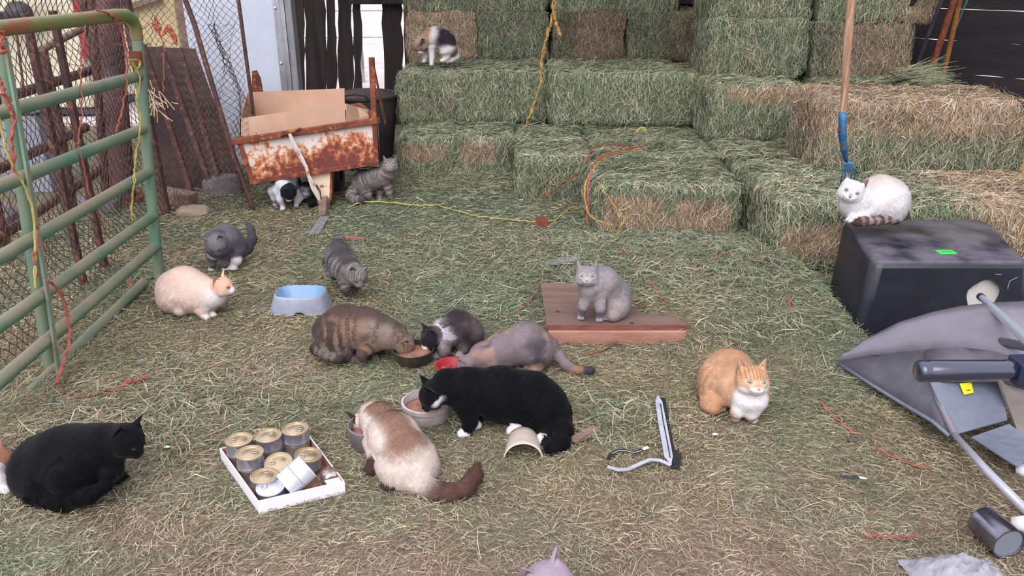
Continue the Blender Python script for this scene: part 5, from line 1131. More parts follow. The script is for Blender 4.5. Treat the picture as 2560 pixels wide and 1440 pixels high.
def make_cat(label, contact, torso, head, legs, tail, coat, fur=.011, zg=None, haunch=(), neck=None, res=.0058, eye=(150, 150, 90), nose=(150, 95, 90), earin=(205, 170, 168), closed=False, nfur=1.0, earc=None, tailr=None, earpitch=0, slit=.3, name='cat', whisk=False, earh=1.0, pupil_only=False):
    """all image positions are pixels of the photograph with an offset dY in metres away from the contact depth"""
    Y0 = contact if not isinstance(contact, tuple) else (G(contact[0], contact[1], zg or 0.0).y)
    zg = 0.0 if zg is None else zg
    def C3(q):
        p = PY(q[0], q[1], Y0 + q[2]); return np.array(p), (q[3] * depth(p) / FPX if len(q) > 3 else 0)
    prim = []                            # (kind, data, k, region, t0, t1, axis)
    tp = [C3(q) for q in torso]; nT = len(tp)
    for i in range(nT - 1): prim.append(('c', tp[i][0], tp[i + 1][0], tp[i][1], tp[i + 1][1], .03, 'torso', i / (nT - 1), (i + 1) / (nT - 1)))
    for q in haunch: c, r = C3(q); prim.append(('c', c, c + 1e-4, r, r, .035, 'haunch', 0, 1))
    hc, hr = C3(head[:4]); yaw, pitch, roll = head[4:7]; f = hv(yaw, pitch); s = np.cross(f, [0, 0, 1.0]); s /= np.linalg.norm(s); u = np.cross(s, f)
    a = math.radians(roll); s, u = s * math.cos(a) + u * math.sin(a), u * math.cos(a) - s * math.sin(a)
    hs = hr / .050; R = np.array([f, s, u])
    def H(x, y, z): return hc + (f * x + s * y + u * z) * hs
    nk = C3(neck) if neck else (tp[-1][0], tp[-1][1] * .75)
    prim.append(('c', nk[0], H(-.012, 0, -.008), nk[1], .036 * hs, .03, 'neck', 0, 1))
    prim.append(('e', H(0, 0, 0), (.050 * hs, .047 * hs, .043 * hs), .012, 'head'))
    for e in (-1, 1): prim.append(('c', H(.014, e * .024, -.014), H(.022, e * .018, -.017), .024 * hs, .02 * hs, .010, 'head', 0, 1))
    prim.append(('c', H(.026, 0, -.006), H(.050, 0, -.012), .020 * hs, .0125 * hs, .010, 'muzzle', 0, 1))
    for e in (-1, 1): prim.append(('c', H(.047, e * .009, -.019), H(.048, e * .008, -.020), .0125 * hs, .0120 * hs, .006, 'muzzle', 0, 1))
    prim.append(('c', H(.036, 0, -.029), H(.042, 0, -.029), .011 * hs, .010 * hs, .006, 'chin', 0, 1))
    for e in (-1, 1): prim.append(('c', H(-.006, e * .026, .024), H(-.004, e * .029, .036), .016 * hs, .009 * hs, .012, 'head', 0, 1))
    for li, L in enumerate(legs):
        kind = L[0]; pts = [C3(q) for q in L[1:-1]]; pw = L[-1]         # paw: (x, y, dir_yaw, rpx)
        if len(pw) == 5: pp, pr = C3((pw[0], pw[1], pw[4], pw[3]))
        else:
            p = G(pw[0], pw[1], zg + .012); pr = pw[3] * depth(p) / FPX; pp = np.array(p); pp[2] = zg + pr * .75
        pts.append((pp, pr * .92)); n = len(pts)
        for i in range(n - 1): prim.append(('c', pts[i][0], pts[i + 1][0], pts[i][1], pts[i + 1][1], .016, kind, i / (n - 1), (i + 1) / (n - 1)))
        d = hv(pw[2], 0); sd = np.array([-d[1], d[0], 0]); tip = pp + d * pr * .9
        prim.append(('c', pp, tip, pr * .95, pr * .85, .008, kind + 'paw', 0, 1))
        for e in (-1.05, -.38, .38, 1.05):
            prim.append(('c', pp + d * pr * .9 + sd * e * pr * .62 - np.array([0, 0, pr * .15]), pp + d * pr * (1.45 - .12 * abs(e)) + sd * e * pr * .66 - np.array([0, 0, pr * .25]), pr * .42, pr * .40, .003, kind + 'paw', 0, 1))
    if tail:
        tt = [C3(q) for q in tail]
        # smooth the polyline
        n = len(tt)
        for i in range(n - 1): prim.append(('c', tt[i][0], tt[i + 1][0], tt[i][1], tt[i + 1][1], .010 if i else .02, 'tail', i / (n - 1), (i + 1) / (n - 1)))
    # field
    lo = np.full(3, 1e9); hi = -lo
    for p in prim:
        if p[0] == 'c':
            for q, r in ((p[1], p[3]), (p[2], p[4])): lo = np.minimum(lo, q - r); hi = np.maximum(hi, q + r)
        else: lo = np.minimum(lo, p[1] - max(p[2])); hi = np.maximum(hi, p[1] + max(p[2]))
    lo[2] = max(lo[2], zg - .01); lo -= .02; hi += .02; n = np.ceil((hi - lo) / res).astype(int) + 1
    ax = [lo[i] + np.arange(n[i]) * res for i in range(3)]; V = np.full(n, .05)
    for p in prim:
        k = p[5] if p[0] == 'c' else p[3]
        if p[0] == 'c': a_, b_ = np.minimum(p[1] - p[3], p[2] - p[4]), np.maximum(p[1] + p[3], p[2] + p[4])
        else: a_, b_ = p[1] - max(p[2]), p[1] + max(p[2])
        i0 = np.maximum(np.floor((a_ - k - .012 - lo) / res).astype(int), 0); i1 = np.minimum(np.ceil((b_ + k + .012 - lo) / res).astype(int) + 1, n)
        if np.any(i1 <= i0): continue
        X, Y, Z = np.meshgrid(ax[0][i0[0]:i1[0]], ax[1][i0[1]:i1[1]], ax[2][i0[2]:i1[2]], indexing='ij'); Q = np.stack([X, Y, Z], -1)
        d = rcone(Q, p[1], p[2], p[3], p[4])[0] if p[0] == 'c' else ell(Q, p[1], R, p[2])[0]
        sl = tuple(slice(i0[m], i1[m]) for m in range(3)); o = V[sl]; h = np.maximum(k - np.abs(o - d), 0) / k; V[sl] = np.minimum(o, d) - h * h * k * .25
    # soft uneven coat surface
    X, Y, Z = np.meshgrid(*ax, indexing='ij')
    V = np.maximum(V, (zg + .002) - Z)
    P, F = surface_nets(V, lo, res)
    for _ in range(2):                   # light smoothing
        S_ = np.zeros_like(P); c = np.zeros(len(P))
        for a_ in range(4):
            b_ = (a_ + 1) % 4; np.add.at(S_, F[:, a_], P[F[:, b_]]); np.add.at(S_, F[:, b_], P[F[:, a_]]); np.add.at(c, F[:, a_], 1); np.add.at(c, F[:, b_], 1)
        P = P * .5 + S_ / c[:, None] * .5
    N = vnormals(P, F)
    P = P + N * ((fbm(P, 28, 4) - .5) * .006)[:, None]
    # regions
    best = np.full(len(P), 1e9); reg = np.zeros(len(P), object); tv = np.zeros(len(P)); flow = np.zeros_like(P)
    for p in prim:
        if p[0] == 'c':
            d, t = rcone(P, p[1], p[2], p[3], p[4]); dirn = p[2] - p[1]; dirn = dirn / (np.linalg.norm(dirn) + 1e-9); r = p[6]; T = p[7] + (p[8] - p[7]) * t
            if r == 'torso': dirn = -dirn
            if r == 'haunch': dirn = np.array([0, 0, -1.0])
            if r in ('neck',): dirn = -dirn
            if r in ('head', 'muzzle', 'chin'): dirn = -f
        else: d, _ = ell(P, p[1], R, p[2]); dirn = -f; r = 'head'; T = np.zeros(len(P))
        m = d < best; best[m] = d[m]; reg[m] = r; tv[m] = (T if np.ndim(T) else np.full(len(P), T))[m]; flow[m] = dirn
    hl = (P - hc) @ R.T / hs             # head coordinates: forward, side, up
    # torso coordinate: position along the spine for everything that is trunk
    tx = np.zeros(len(P)); bd = np.full(len(P), 1e9); side = np.zeros(len(P))
    for i in range(nT - 1):
        d, t = rcone(P, tp[i][0], tp[i + 1][0], tp[i][1], tp[i + 1][1]); m = d < bd; bd[m] = d[m]; tx[m] = (i + t[m]) / (nT - 1)
    spine_top = max(q[0][2] + q[1] for q in tp)
    ctx = dict(P=P, N=N, reg=reg, t=tv, hl=hl, tx=tx, up=N[:, 2], z=P[:, 2] - zg, H=spine_top - zg, loc=lambda x, y: None, Y0=Y0)
    col = np.clip(coat(ctx), .002, .95)
    # eye rims and mouth line belong to the fur marking
    ish = np.isin(reg, ('head', 'muzzle', 'chin'))
    for e in (-1, 1):
        dd = np.linalg.norm((hl - np.array([.040, e * .0195, .007])) / [1, 1, .75], axis=1); m = sstep(.0135, .009, dd)[:, None] * ish[:, None] * .55
        col = col * (1 - m) + np.array([.02, .015, .015]) * m
    m = (sstep(.0035, .0015, np.abs(hl[:, 2] + .0255 - .35 * np.abs(hl[:, 1]))) * (hl[:, 0] > .04) * ish * .5)[:, None]; col = col * (1 - m) + np.array([.03, .015, .015]) * m
    # ears belong to the same skin
    allV, allF, allC = [P], [F], [col]; off = len(P); earpos = []
    head_i = np.where(ish)[0]
    def coat_near(q):
        return col[head_i[np.argmin(np.linalg.norm(P[head_i] - q, axis=1))]]
    for e in (-1, 1):
        base = np.array([-.008, e * .029, .030]); rot = math.radians(earpitch); tipd = np.array([-.10 - .5 * math.sin(rot), e * .34, .94]); tipd /= np.linalg.norm(tipd)
        wd = np.array([.58, -e * .82, 0.0]); wd = wd - tipd * (wd @ tipd); wd /= np.linalg.norm(wd); back = np.cross(wd, tipd); back = back if back[0] < 0 else -back
        nu, nv = 11, 9; Hh = .047 * earh; Ww = .0225; rows = []; cc = []
        ec = coat_near(H(*(base + [0, 0, -.004]))) if earc is None else Sx(*earc)
        for lay in (0, 1):
            for j in range(nv):
                v = j / (nv - 1)
                for i in range(nu):
                    uu = -1 + 2 * i / (nu - 1); w = Ww * (1 - v ** 1.25) * (1 if uu * 1 > 0 else 1.0) + .0012; dp = .018 * (1 - uu * uu) * (1 - v) ** .8 - (.0022 if lay else 0)
                    rows.append(H(*(base + tipd * (v * Hh - .012) + wd * w * uu + back * dp)))
                    k = sstep(.45, .95, abs(uu) + v * .25) if lay else 1
                    cc.append(Sx(*earin) * (1 - k) * (.75 + .25 * v) + ec * k if lay else ec)
        for lay in (0, 1):
            for j in range(nv - 1):
                for i in range(nu - 1):
                    a_ = lay * nu * nv + j * nu + i; allq = (a_, a_ + 1, a_ + nu + 1, a_ + nu); allF.append(np.array([allq if lay else allq[::-1]]) + off)
        for j in range(nv - 1):
            for i in (0, nu - 1):
                a_ = j * nu + i; allF.append(np.array([(a_, a_ + nu, a_ + nu + nu * nv, a_ + nu * nv)]) + off)
        allV.append(np.array(rows)); allC.append(np.clip(np.array(cc), .002, .95)); off += len(rows)
    V_ = np.concatenate(allV); F_ = np.concatenate(allF); C_ = np.concatenate(allC)
    cx, cy = P[:, 0].mean(), P[:, 1].mean()
    root = empty(name, (cx, cy, zg), label, 'cat')
    link('body', npmesh('body', V_, F_, M['coat'], C_ * .86), root)  # skin colour darkened all over to imitate the shade among the hairs
    # eyes: ball with iris, pupil and lid
    for e in (-1, 1):
        ec = H(.0385, e * .0185, .0065); ed = f * .9 + s * e * .36 + u * .08; ed /= np.linalg.norm(ed); es = np.cross(ed, u); es /= np.linalg.norm(es); eu = np.cross(es, ed)
        vv, ff, c2 = [], [], []; n_, m_ = 16, 10; r = .0088 * hs
        for i in range(m_ + 1):
            th = math.pi * .62 * i / m_
            for k in range(n_):
                a = 2 * math.pi * k / n_; x, y = math.sin(th) * math.cos(a), math.sin(th) * math.sin(a)
                vv.append(ec + (ed * math.cos(th) + es * x + eu * y * (.22 if closed else .55)) * r)
                pup = (abs(x) < slit * (1 - abs(y) * 1.2)) and th < 1
                c2.append(Sx(30, 24, 24) if closed or th > 1.15 or pup else Sx(*eye))
        for i in range(m_):
            for k in range(n_): ff.append((i * n_ + k, (i + 1) * n_ + k, (i + 1) * n_ + (k + 1) % n_, i * n_ + (k + 1) % n_))
        link('eye', npmesh('eye', vv, ff, M['eye'], np.array(c2)), root)
    nb = MB(); Mx = Matrix([list(np.array([f[i], s[i], u[i]])) for i in range(3)])
    c = H(.0600, 0, -.0115); vv = [H(.0610, 0, -.0195), H(.0590, -.0095, -.0080), H(.0595, 0, -.0060), H(.0590, .0095, -.0080), H(.0665, 0, -.0105), H(.054, 0, -.011)]
    nb.add(vv, [(4, 1, 0), (4, 2, 1), (4, 3, 2), (4, 0, 3), (5, 0, 1), (5, 1, 2), (5, 2, 3), (5, 3, 0)])
    nb.build('nose', mat('nose_skin', S(*nose), .35), root, smooth='all', sub=1)
    if whisk:
        wb = MB()
        for e in (-1, 1):
            for k in range(5):
                a = H(.050, e * .014, -.016 - .002 * k); b = H(.052 - .004 * k, e * (.040), -.014 - .004 * k + .003); c = H(.040 - .006 * k, e * .066, -.014 - .010 * k + .006)
                wb.tube([a, b, c], [.00028, .0002, .0001], n=3, cap=False)
        wb.build('whiskers', M['whisker'], root, kind='stuff')
    # coat hairs: one thin triangle each, lying back along the body
    fl = flow - N * np.sum(flow * N, 1, keepdims=True); fl /= np.linalg.norm(fl, axis=1, keepdims=True) + 1e-9
    area = np.linalg.norm(np.cross(P[F[:, 2]] - P[F[:, 0]], P[F[:, 3]] - P[F[:, 1]]), axis=1) / 2
    nh = int(area.sum() * 190000 * nfur); fi = rng.choice(len(F), nh, p=area / area.sum()); w = rng.random((nh, 2))
    q = [P[F[fi, k]] for k in range(4)]; w0 = w[:, :1]; w1 = w[:, 1:]
    pr = (q[0] * (1 - w0) + q[1] * w0) * (1 - w1) + (q[3] * (1 - w0) + q[2] * w0) * w1
    vi = F[fi, 0]; Nh = N[vi]; Dh = rng.normal(0, .26, (nh, 3)); Dh = fl[vi] + Dh - Nh * np.sum(Dh * Nh, 1, keepdims=True); rg = reg[vi]
    ln = np.full(nh, fur); face = np.isin(rg, ('head', 'muzzle', 'chin')) ; ln[face] *= .35; lm = np.isin(rg, ('front', 'hind')); ln[lm] *= (.75 - .4 * tv[vi][lm])
    pw = np.isin(rg, ('frontpaw', 'hindpaw')); ln[pw] *= .3; tl = rg == 'tail'; ln[tl] *= (1.2 if tailr is None else tailr)
    ln[(rg == 'neck')] *= 1.1
    nearE = np.minimum(np.linalg.norm(hl[vi] - [.042, .0195, .007], axis=1), np.linalg.norm(hl[vi] - [.042, -.0195, .007], axis=1)); ln[nearE < .013] *= 0.1
    nearE = np.linalg.norm(hl[vi] - [.062, 0, -.011], axis=1); ln[nearE < .010] *= .1
    ln = ln * rng.uniform(.7, 1.5, nh); Dh = Dh + Nh * (.07 + rng.normal(0, .05, (nh, 1))); Dh /= np.linalg.norm(Dh, axis=1, keepdims=True)
    sd = np.cross(Nh, Dh); sd /= np.linalg.norm(sd, axis=1, keepdims=True) + 1e-9; wd = (.0006 + .022 * ln)[:, None]
    T = np.stack([pr + sd * wd - Nh * .001, pr - sd * wd - Nh * .001, pr + Dh * ln[:, None] + Nh * .0008], 1).reshape(-1, 3); T[:, 2] = np.maximum(T[:, 2], zg + .001)
    Ch = np.repeat(col[vi] * rng.uniform(.86, 1.14, (nh, 1)), 3, 0); Nn = np.repeat(Nh * .8 + Dh * .25, 3, 0); Nn /= np.linalg.norm(Nn, axis=1, keepdims=True)
    link('fur', npmesh('fur', T, np.arange(nh * 3).reshape(-1, 3), M['fur'], np.clip(Ch, .002, .95), True, Nn), root, kind='stuff')
    return root
M['whisker'] = mat('whisker', S(225, 222, 220), .5)

# --- coats -------------------------------------------------------------------
def isr(c, *r): return np.isin(c['reg'], r)
def plain(a, b=None, f=9, belly=None):
    def fn(c):
        n = fbm(c['P'], f, 3); col = lerp(np.tile(Sx(*a), (len(n), 1)), Sx(*(b or a)), (n - .35) / .3)
        if belly: col = lerp(col, Sx(*belly), sstep(-.2, -.8, c['up']))
        return col
    return fn
def tabby(base, dark, warm=None, freq=9, paws=None, belly=None, strength=.85, face=None):
    def fn(c):
        P = c['P']; n = fbm(P, 12, 5); n2 = fbm(P, 45, 6); L = len(n)
        col = np.tile(Sx(*base), (L, 1)) * (.7 + .6 * n2[:, None])
        if warm: col = lerp(col, Sx(*warm), sstep(.42, .6, fbm(P, 7, 9)) * .8 * (c['up'] > -.4))
        ph = c['tx'] * freq * 6.283 + (n - .5) * 5 + c['up'] * 1.0
        st = sstep(-.1, .5, np.sin(ph)) * (.55 + .45 * sstep(-.6, .2, c['up'])) * isr(c, 'torso', 'haunch')
        st = np.maximum(st, .9 * sstep(.55, .9, c['up']) * isr(c, 'torso'))
        lg = isr(c, 'front', 'hind'); st = np.maximum(st, sstep(.1, .6, np.sin(c['t'] * 26 + n * 4)) * lg * .9)
        tl = isr(c, 'tail'); st = np.maximum(st, np.maximum(sstep(.0, .5, np.sin(c['t'] * 42)), sstep(.86, .94, c['t'])) * tl)
        h = c['hl']; hd = isr(c, 'head', 'neck'); fs = sstep(.2, .7, np.sin(h[:, 1] * 640 + 1.57)) * (h[:, 2] > .013) * hd
        ck = sstep(.3, .8, np.sin((h[:, 2] * 1.0 - h[:, 0] * .35) * 620)) * (np.abs(h[:, 1]) > .026) * isr(c, 'head')
        nk = sstep(.2, .7, np.sin(c['t'] * 16 + n * 4)) * isr(c, 'neck') * .7
        st = np.maximum.reduce([st, fs * .9, ck * .8, nk])
        col = lerp(col, Sx(*dark), st * strength)
        if belly is not None:
            col = lerp(col, Sx(*belly), sstep(-.35, -.8, c['up']) * isr(c, 'torso', 'neck', 'haunch'))
            col = lerp(col, Sx(*belly), isr(c, 'chin') * .9 + isr(c, 'muzzle') * (h[:, 2] < -.014) * .7)
        if face is not None: col = lerp(col, Sx(*face), isr(c, 'muzzle') * .6)
        if paws is not None: col = lerp(col, Sx(*paws), isr(c, 'frontpaw', 'hindpaw') * 1.0)
        return col
    return fn
def whitefront(c, col, w=WHITE, chest=True, muz=True, paws=True, blaze=.0, fd=None):
    h = c['hl']
    if muz: col = lerp(col, w, isr(c, 'muzzle', 'chin') * 1.0)
    if blaze: col = lerp(col, w, (np.abs(h[:, 1]) < blaze) * (h[:, 2] < .03) * isr(c, 'head'))
    if paws: col = lerp(col, w, isr(c, 'frontpaw', 'hindpaw') * 1.0)
    return col
def near3(c, x, y, dY, rpx, soft=.3):    # mask: ball round a picture point on this cat
    p = np.array(PY(x, y, c['Y0'] + dY)); r = rpx * depth(p) / FPX
    return sstep(1 + soft, 1 - soft, np.linalg.norm(c['P'] - p, axis=1) / r + (fbm(c['P'], 20, 2) - .5) * .5)
def coat_black(c):
    n = fbm(c['P'], 10, 3); return np.tile(Sx(10, 10, 14), (len(n), 1)) * (.7 + .6 * n[:, None])
def coat_tux(c):
    col = coat_black(c); w = WHITE
    col = lerp(col, w, isr(c, 'chin') * .9); col = lerp(col, w, isr(c, 'frontpaw') * 1.0)
    col = lerp(col, w, near3(c, 1092, 1010, -.02, 24, .3) * (c['hl'][:, 2] < -.005)); col = lerp(col, w, isr(c, 'hindpaw') * 1.0)
    return col
def coat_orange(c):
    col = tabby((208, 168, 136), (186, 134, 96), None, 10, None, None, .6)(c); h = c['hl']
    col = lerp(col, Sx(166, 100, 62), sstep(.2, .8, np.sin(h[:, 1] * 640 + 1.57)) * (h[:, 2] > .013) * isr(c, 'head') * .8)
    col = lerp(col, Sx(226, 182, 150), sstep(-.1, -.6, c['up']) * isr(c, 'torso', 'haunch') * .7)
    col = lerp(col, WHITE, isr(c, 'chin', 'muzzle') * 1.0 * sstep(-.004, -.012, h[:, 2]))
    col = lerp(col, Sx(214, 150, 118), isr(c, 'muzzle') * (h[:, 2] > -.006) * (np.abs(h[:, 1]) < .009) * .9)
    col = lerp(col, WHITE, sstep(-.010, -.02, h[:, 2]) * isr(c, 'head') * (h[:, 0] > .0))
    col = lerp(col, WHITE, near3(c, 1878, 1008, -.03, 46, .2) * (1 - isr(c, 'head'))); col = lerp(col, Sx(226, 212, 206), isr(c, 'frontpaw', 'hindpaw') * .9)
    for e in (-1, 1):                    # pale rings round the eyes
        d = np.linalg.norm((h - [.04, e * .0195, .005]) / [1, 1, .7], axis=1); col = lerp(col, Sx(240, 214, 190), sstep(.017, .012, d) * isr(c, 'head', 'muzzle'))
    return col
def coat_cream(c):
    n = fbm(c['P'], 8, 3); col = lerp(np.tile(Sx(226, 202, 190), (len(n), 1)), Sx(226, 184, 156), (n - .4) / .2 * sstep(-.1, .8, c['up']))
    h = c['hl']; col = lerp(col, Sx(224, 176, 146), isr(c, 'head') * (h[:, 2] > -.008) * .8)
    col = lerp(col, WHITE, isr(c, 'muzzle', 'chin') * 1.0); col = lerp(col, Sx(232, 222, 224), near3(c, 545, 755, -.02, 40) * (1 - isr(c, 'head')) * .9)
    return lerp(col, WHITE, isr(c, 'frontpaw', 'hindpaw') * .6)
def coat_siam(c):
    n = fbm(c['P'], 9, 3); col = np.tile(Sx(222, 208, 198), (len(n), 1))
    back = sstep(.62, .95, c['up'] + (n - .5) * .4) * isr(c, 'torso', 'haunch') * sstep(.95, .75, c['tx'])
    col = lerp(col, Sx(136, 102, 84), back * .95)
    col = lerp(col, Sx(186, 160, 146), sstep(.5, .9, c['up']) * isr(c, 'neck') * .7)
    dk = Sx(52, 36, 36); h = c['hl']; col = lerp(col, dk, isr(c, 'head', 'muzzle', 'chin') * sstep(-.006, .022, h[:, 0]))
    col = lerp(col, Sx(70, 50, 46), isr(c, 'front', 'frontpaw', 'hindpaw') * sstep(.3, .7, c['t'] + isr(c, 'frontpaw', 'hindpaw')))
    tl = isr(c, 'tail'); col = lerp(col, Sx(92, 68, 62), tl * sstep(-.05, .25, c['t'])); col = lerp(col, Sx(84, 60, 50), tl * sstep(.6, .9, c['t']))
    return col
def coat_grey(c):
    n = fbm(c['P'], 9, 3); col = lerp(np.tile(Sx(146, 140, 146), (len(n), 1)), Sx(166, 154, 154), (n - .35) / .3)
    h = c['hl']; col = lerp(col, Sx(122, 114, 120), sstep(.3, .8, np.sin(h[:, 1] * 800 + 1.57)) * (h[:, 2] > .012) * isr(c, 'head') * .6)
    col = lerp(col, Sx(190, 184, 190), isr(c, 'chin') * .9 + isr(c, 'muzzle') * .55); col = lerp(col, Sx(172, 172, 186), near3(c, 1490, 762, -.08, 34) * .6)
    for e in (-1, 1):
        d = np.linalg.norm((h - [.04, e * .0195, .006]) / [1, 1, .8], axis=1); col = lerp(col, Sx(204, 192, 192), sstep(.018, .012, d) * isr(c, 'head', 'muzzle') * .8)
    return lerp(col, Sx(176, 172, 184), isr(c, 'frontpaw') * .7)
def coat_lynx(c):
    n = fbm(c['P'], 9, 3); col = np.tile(Sx(222, 218, 219), (len(n), 1)); h = c['hl']
    col = lerp(col, Sx(206, 190, 182), sstep(.6, .95, c['up']) * isr(c, 'torso') * .8)
    col = lerp(col, Sx(140, 128, 132), isr(c, 'head') * sstep(.25, .8, np.sin(h[:, 1] * 650 + 1.57)) * (h[:, 2] > .010) * .45)
    col = lerp(col, Sx(130, 118, 120), isr(c, 'muzzle') * (np.abs(h[:, 1]) < .006) * (h[:, 2] > -.012) * .7)
    tl = isr(c, 'tail'); col = lerp(col, Sx(168, 148, 142), tl * 1.0); col = lerp(col, Sx(82, 62, 60), tl * np.maximum(sstep(-.1, .4, np.sin(c['t'] * 55)), sstep(.75, .85, c['t'])))
    return col
def coat_tortie(c):
    P = c['P']; n = fbm(P, 11, 3); n2 = fbm(P, 16, 8); col = lerp(np.tile(Sx(78, 73, 80), (len(n), 1)), Sx(132, 119, 122), (n - .40) / .18)
    col = lerp(col, Sx(176, 140, 124), sstep(.52, .62, n2) * .7); col = lerp(col, Sx(160, 154, 162), sstep(-.2, -.7, c['up']) * .6)
    tl = isr(c, 'tail'); col = lerp(col, Sx(150, 112, 92), tl * sstep(.62, .7, c['t']) * sstep(.9, .84, c['t'])); return lerp(col, Sx(70, 66, 74), tl * sstep(.86, .93, c['t']))
def coat_long(c):
    P = c['P']; n = fbm(P, 10, 3); n2 = fbm(P, 13, 11); h = c['hl']
    col = lerp(np.tile(Sx(62, 52, 58), (len(n), 1)), Sx(124, 110, 112), sstep(.42, .66, n) * .9); col = lerp(col, Sx(100, 82, 78), sstep(.5, .65, n2) * .6)
    col = lerp(col, Sx(186, 184, 192), isr(c, 'neck') * sstep(.25, .5, n + .12)); col = lerp(col, Sx(176, 174, 184), near3(c, 1100, 850, -.03, 26) * (1 - isr(c, 'head')))
    col = lerp(col, Sx(34, 30, 36), isr(c, 'head') * sstep(-.030, -.01, h[:, 0])); col = lerp(col, Sx(150, 146, 156), isr(c, 'head') * sstep(.45, .6, n2) * .6)
    col = lerp(col, WHITE, isr(c, 'muzzle', 'chin') * 1.0); return lerp(col, Sx(160, 156, 160), isr(c, 'frontpaw', 'hindpaw') * .9)
def coat_kitten(c):
    P = c['P']; n = fbm(P, 11, 3); h = c['hl']; col = lerp(np.tile(Sx(98, 96, 106), (len(n), 1)), Sx(128, 122, 128), (n - .4) / .2)
    col = lerp(col, Sx(168, 140, 132), near3(c, 590, 625, -.04, 14) * .6); col = lerp(col, WHITE, near3(c, 540, 632, -.03, 18, .2) * (1 - isr(c, 'head', 'muzzle'))); col = lerp(col, WHITE, isr(c, 'chin') * .9 + isr(c, 'frontpaw') * 1.0)
    col = lerp(col, WHITE, isr(c, 'hind', 'hindpaw') * sstep(.3, .5, c['t'] + isr(c, 'hindpaw'))); return lerp(col, Sx(70, 64, 70), isr(c, 'tail') * .8)
def coat_bw(c):
    col = np.tile(Sx(214, 214, 224), (len(c['P']), 1)); bk = Sx(26, 28, 32)
    col = lerp(col, bk, near3(c, 690, 455, 0, 12) * .9); col = lerp(col, bk, isr(c, 'head') * (c['hl'][:, 2] > -.018)); col = lerp(col, bk, near3(c, 768, 455, .1, 26)); col = lerp(col, bk, isr(c, 'tail') * 1.0)
    return lerp(col, WHITE, isr(c, 'muzzle') * .3)
def coat_calico(c):
    P = c['P']; n = fbm(P, 14, 3); col = np.tile(Sx(214, 206, 206), (len(n), 1)); bk = Sx(50, 46, 54); og = Sx(168, 124, 88)
    col = lerp(col, bk, near3(c, 1108, 92, 0, 26) * (1 - isr(c, 'front', 'frontpaw'))); col = lerp(col, bk, near3(c, 1130, 102, 0, 17)); col = lerp(col, og, near3(c, 1066, 86, -.02, 17)); col = lerp(col, Sx(120, 90, 70), near3(c, 1137, 132, 0, 13) * .8)
    col = lerp(col, Sx(150, 120, 98), isr(c, 'head', 'neck') * .9); return lerp(col, Sx(56, 46, 44), isr(c, 'head') * sstep(.45, .6, n))
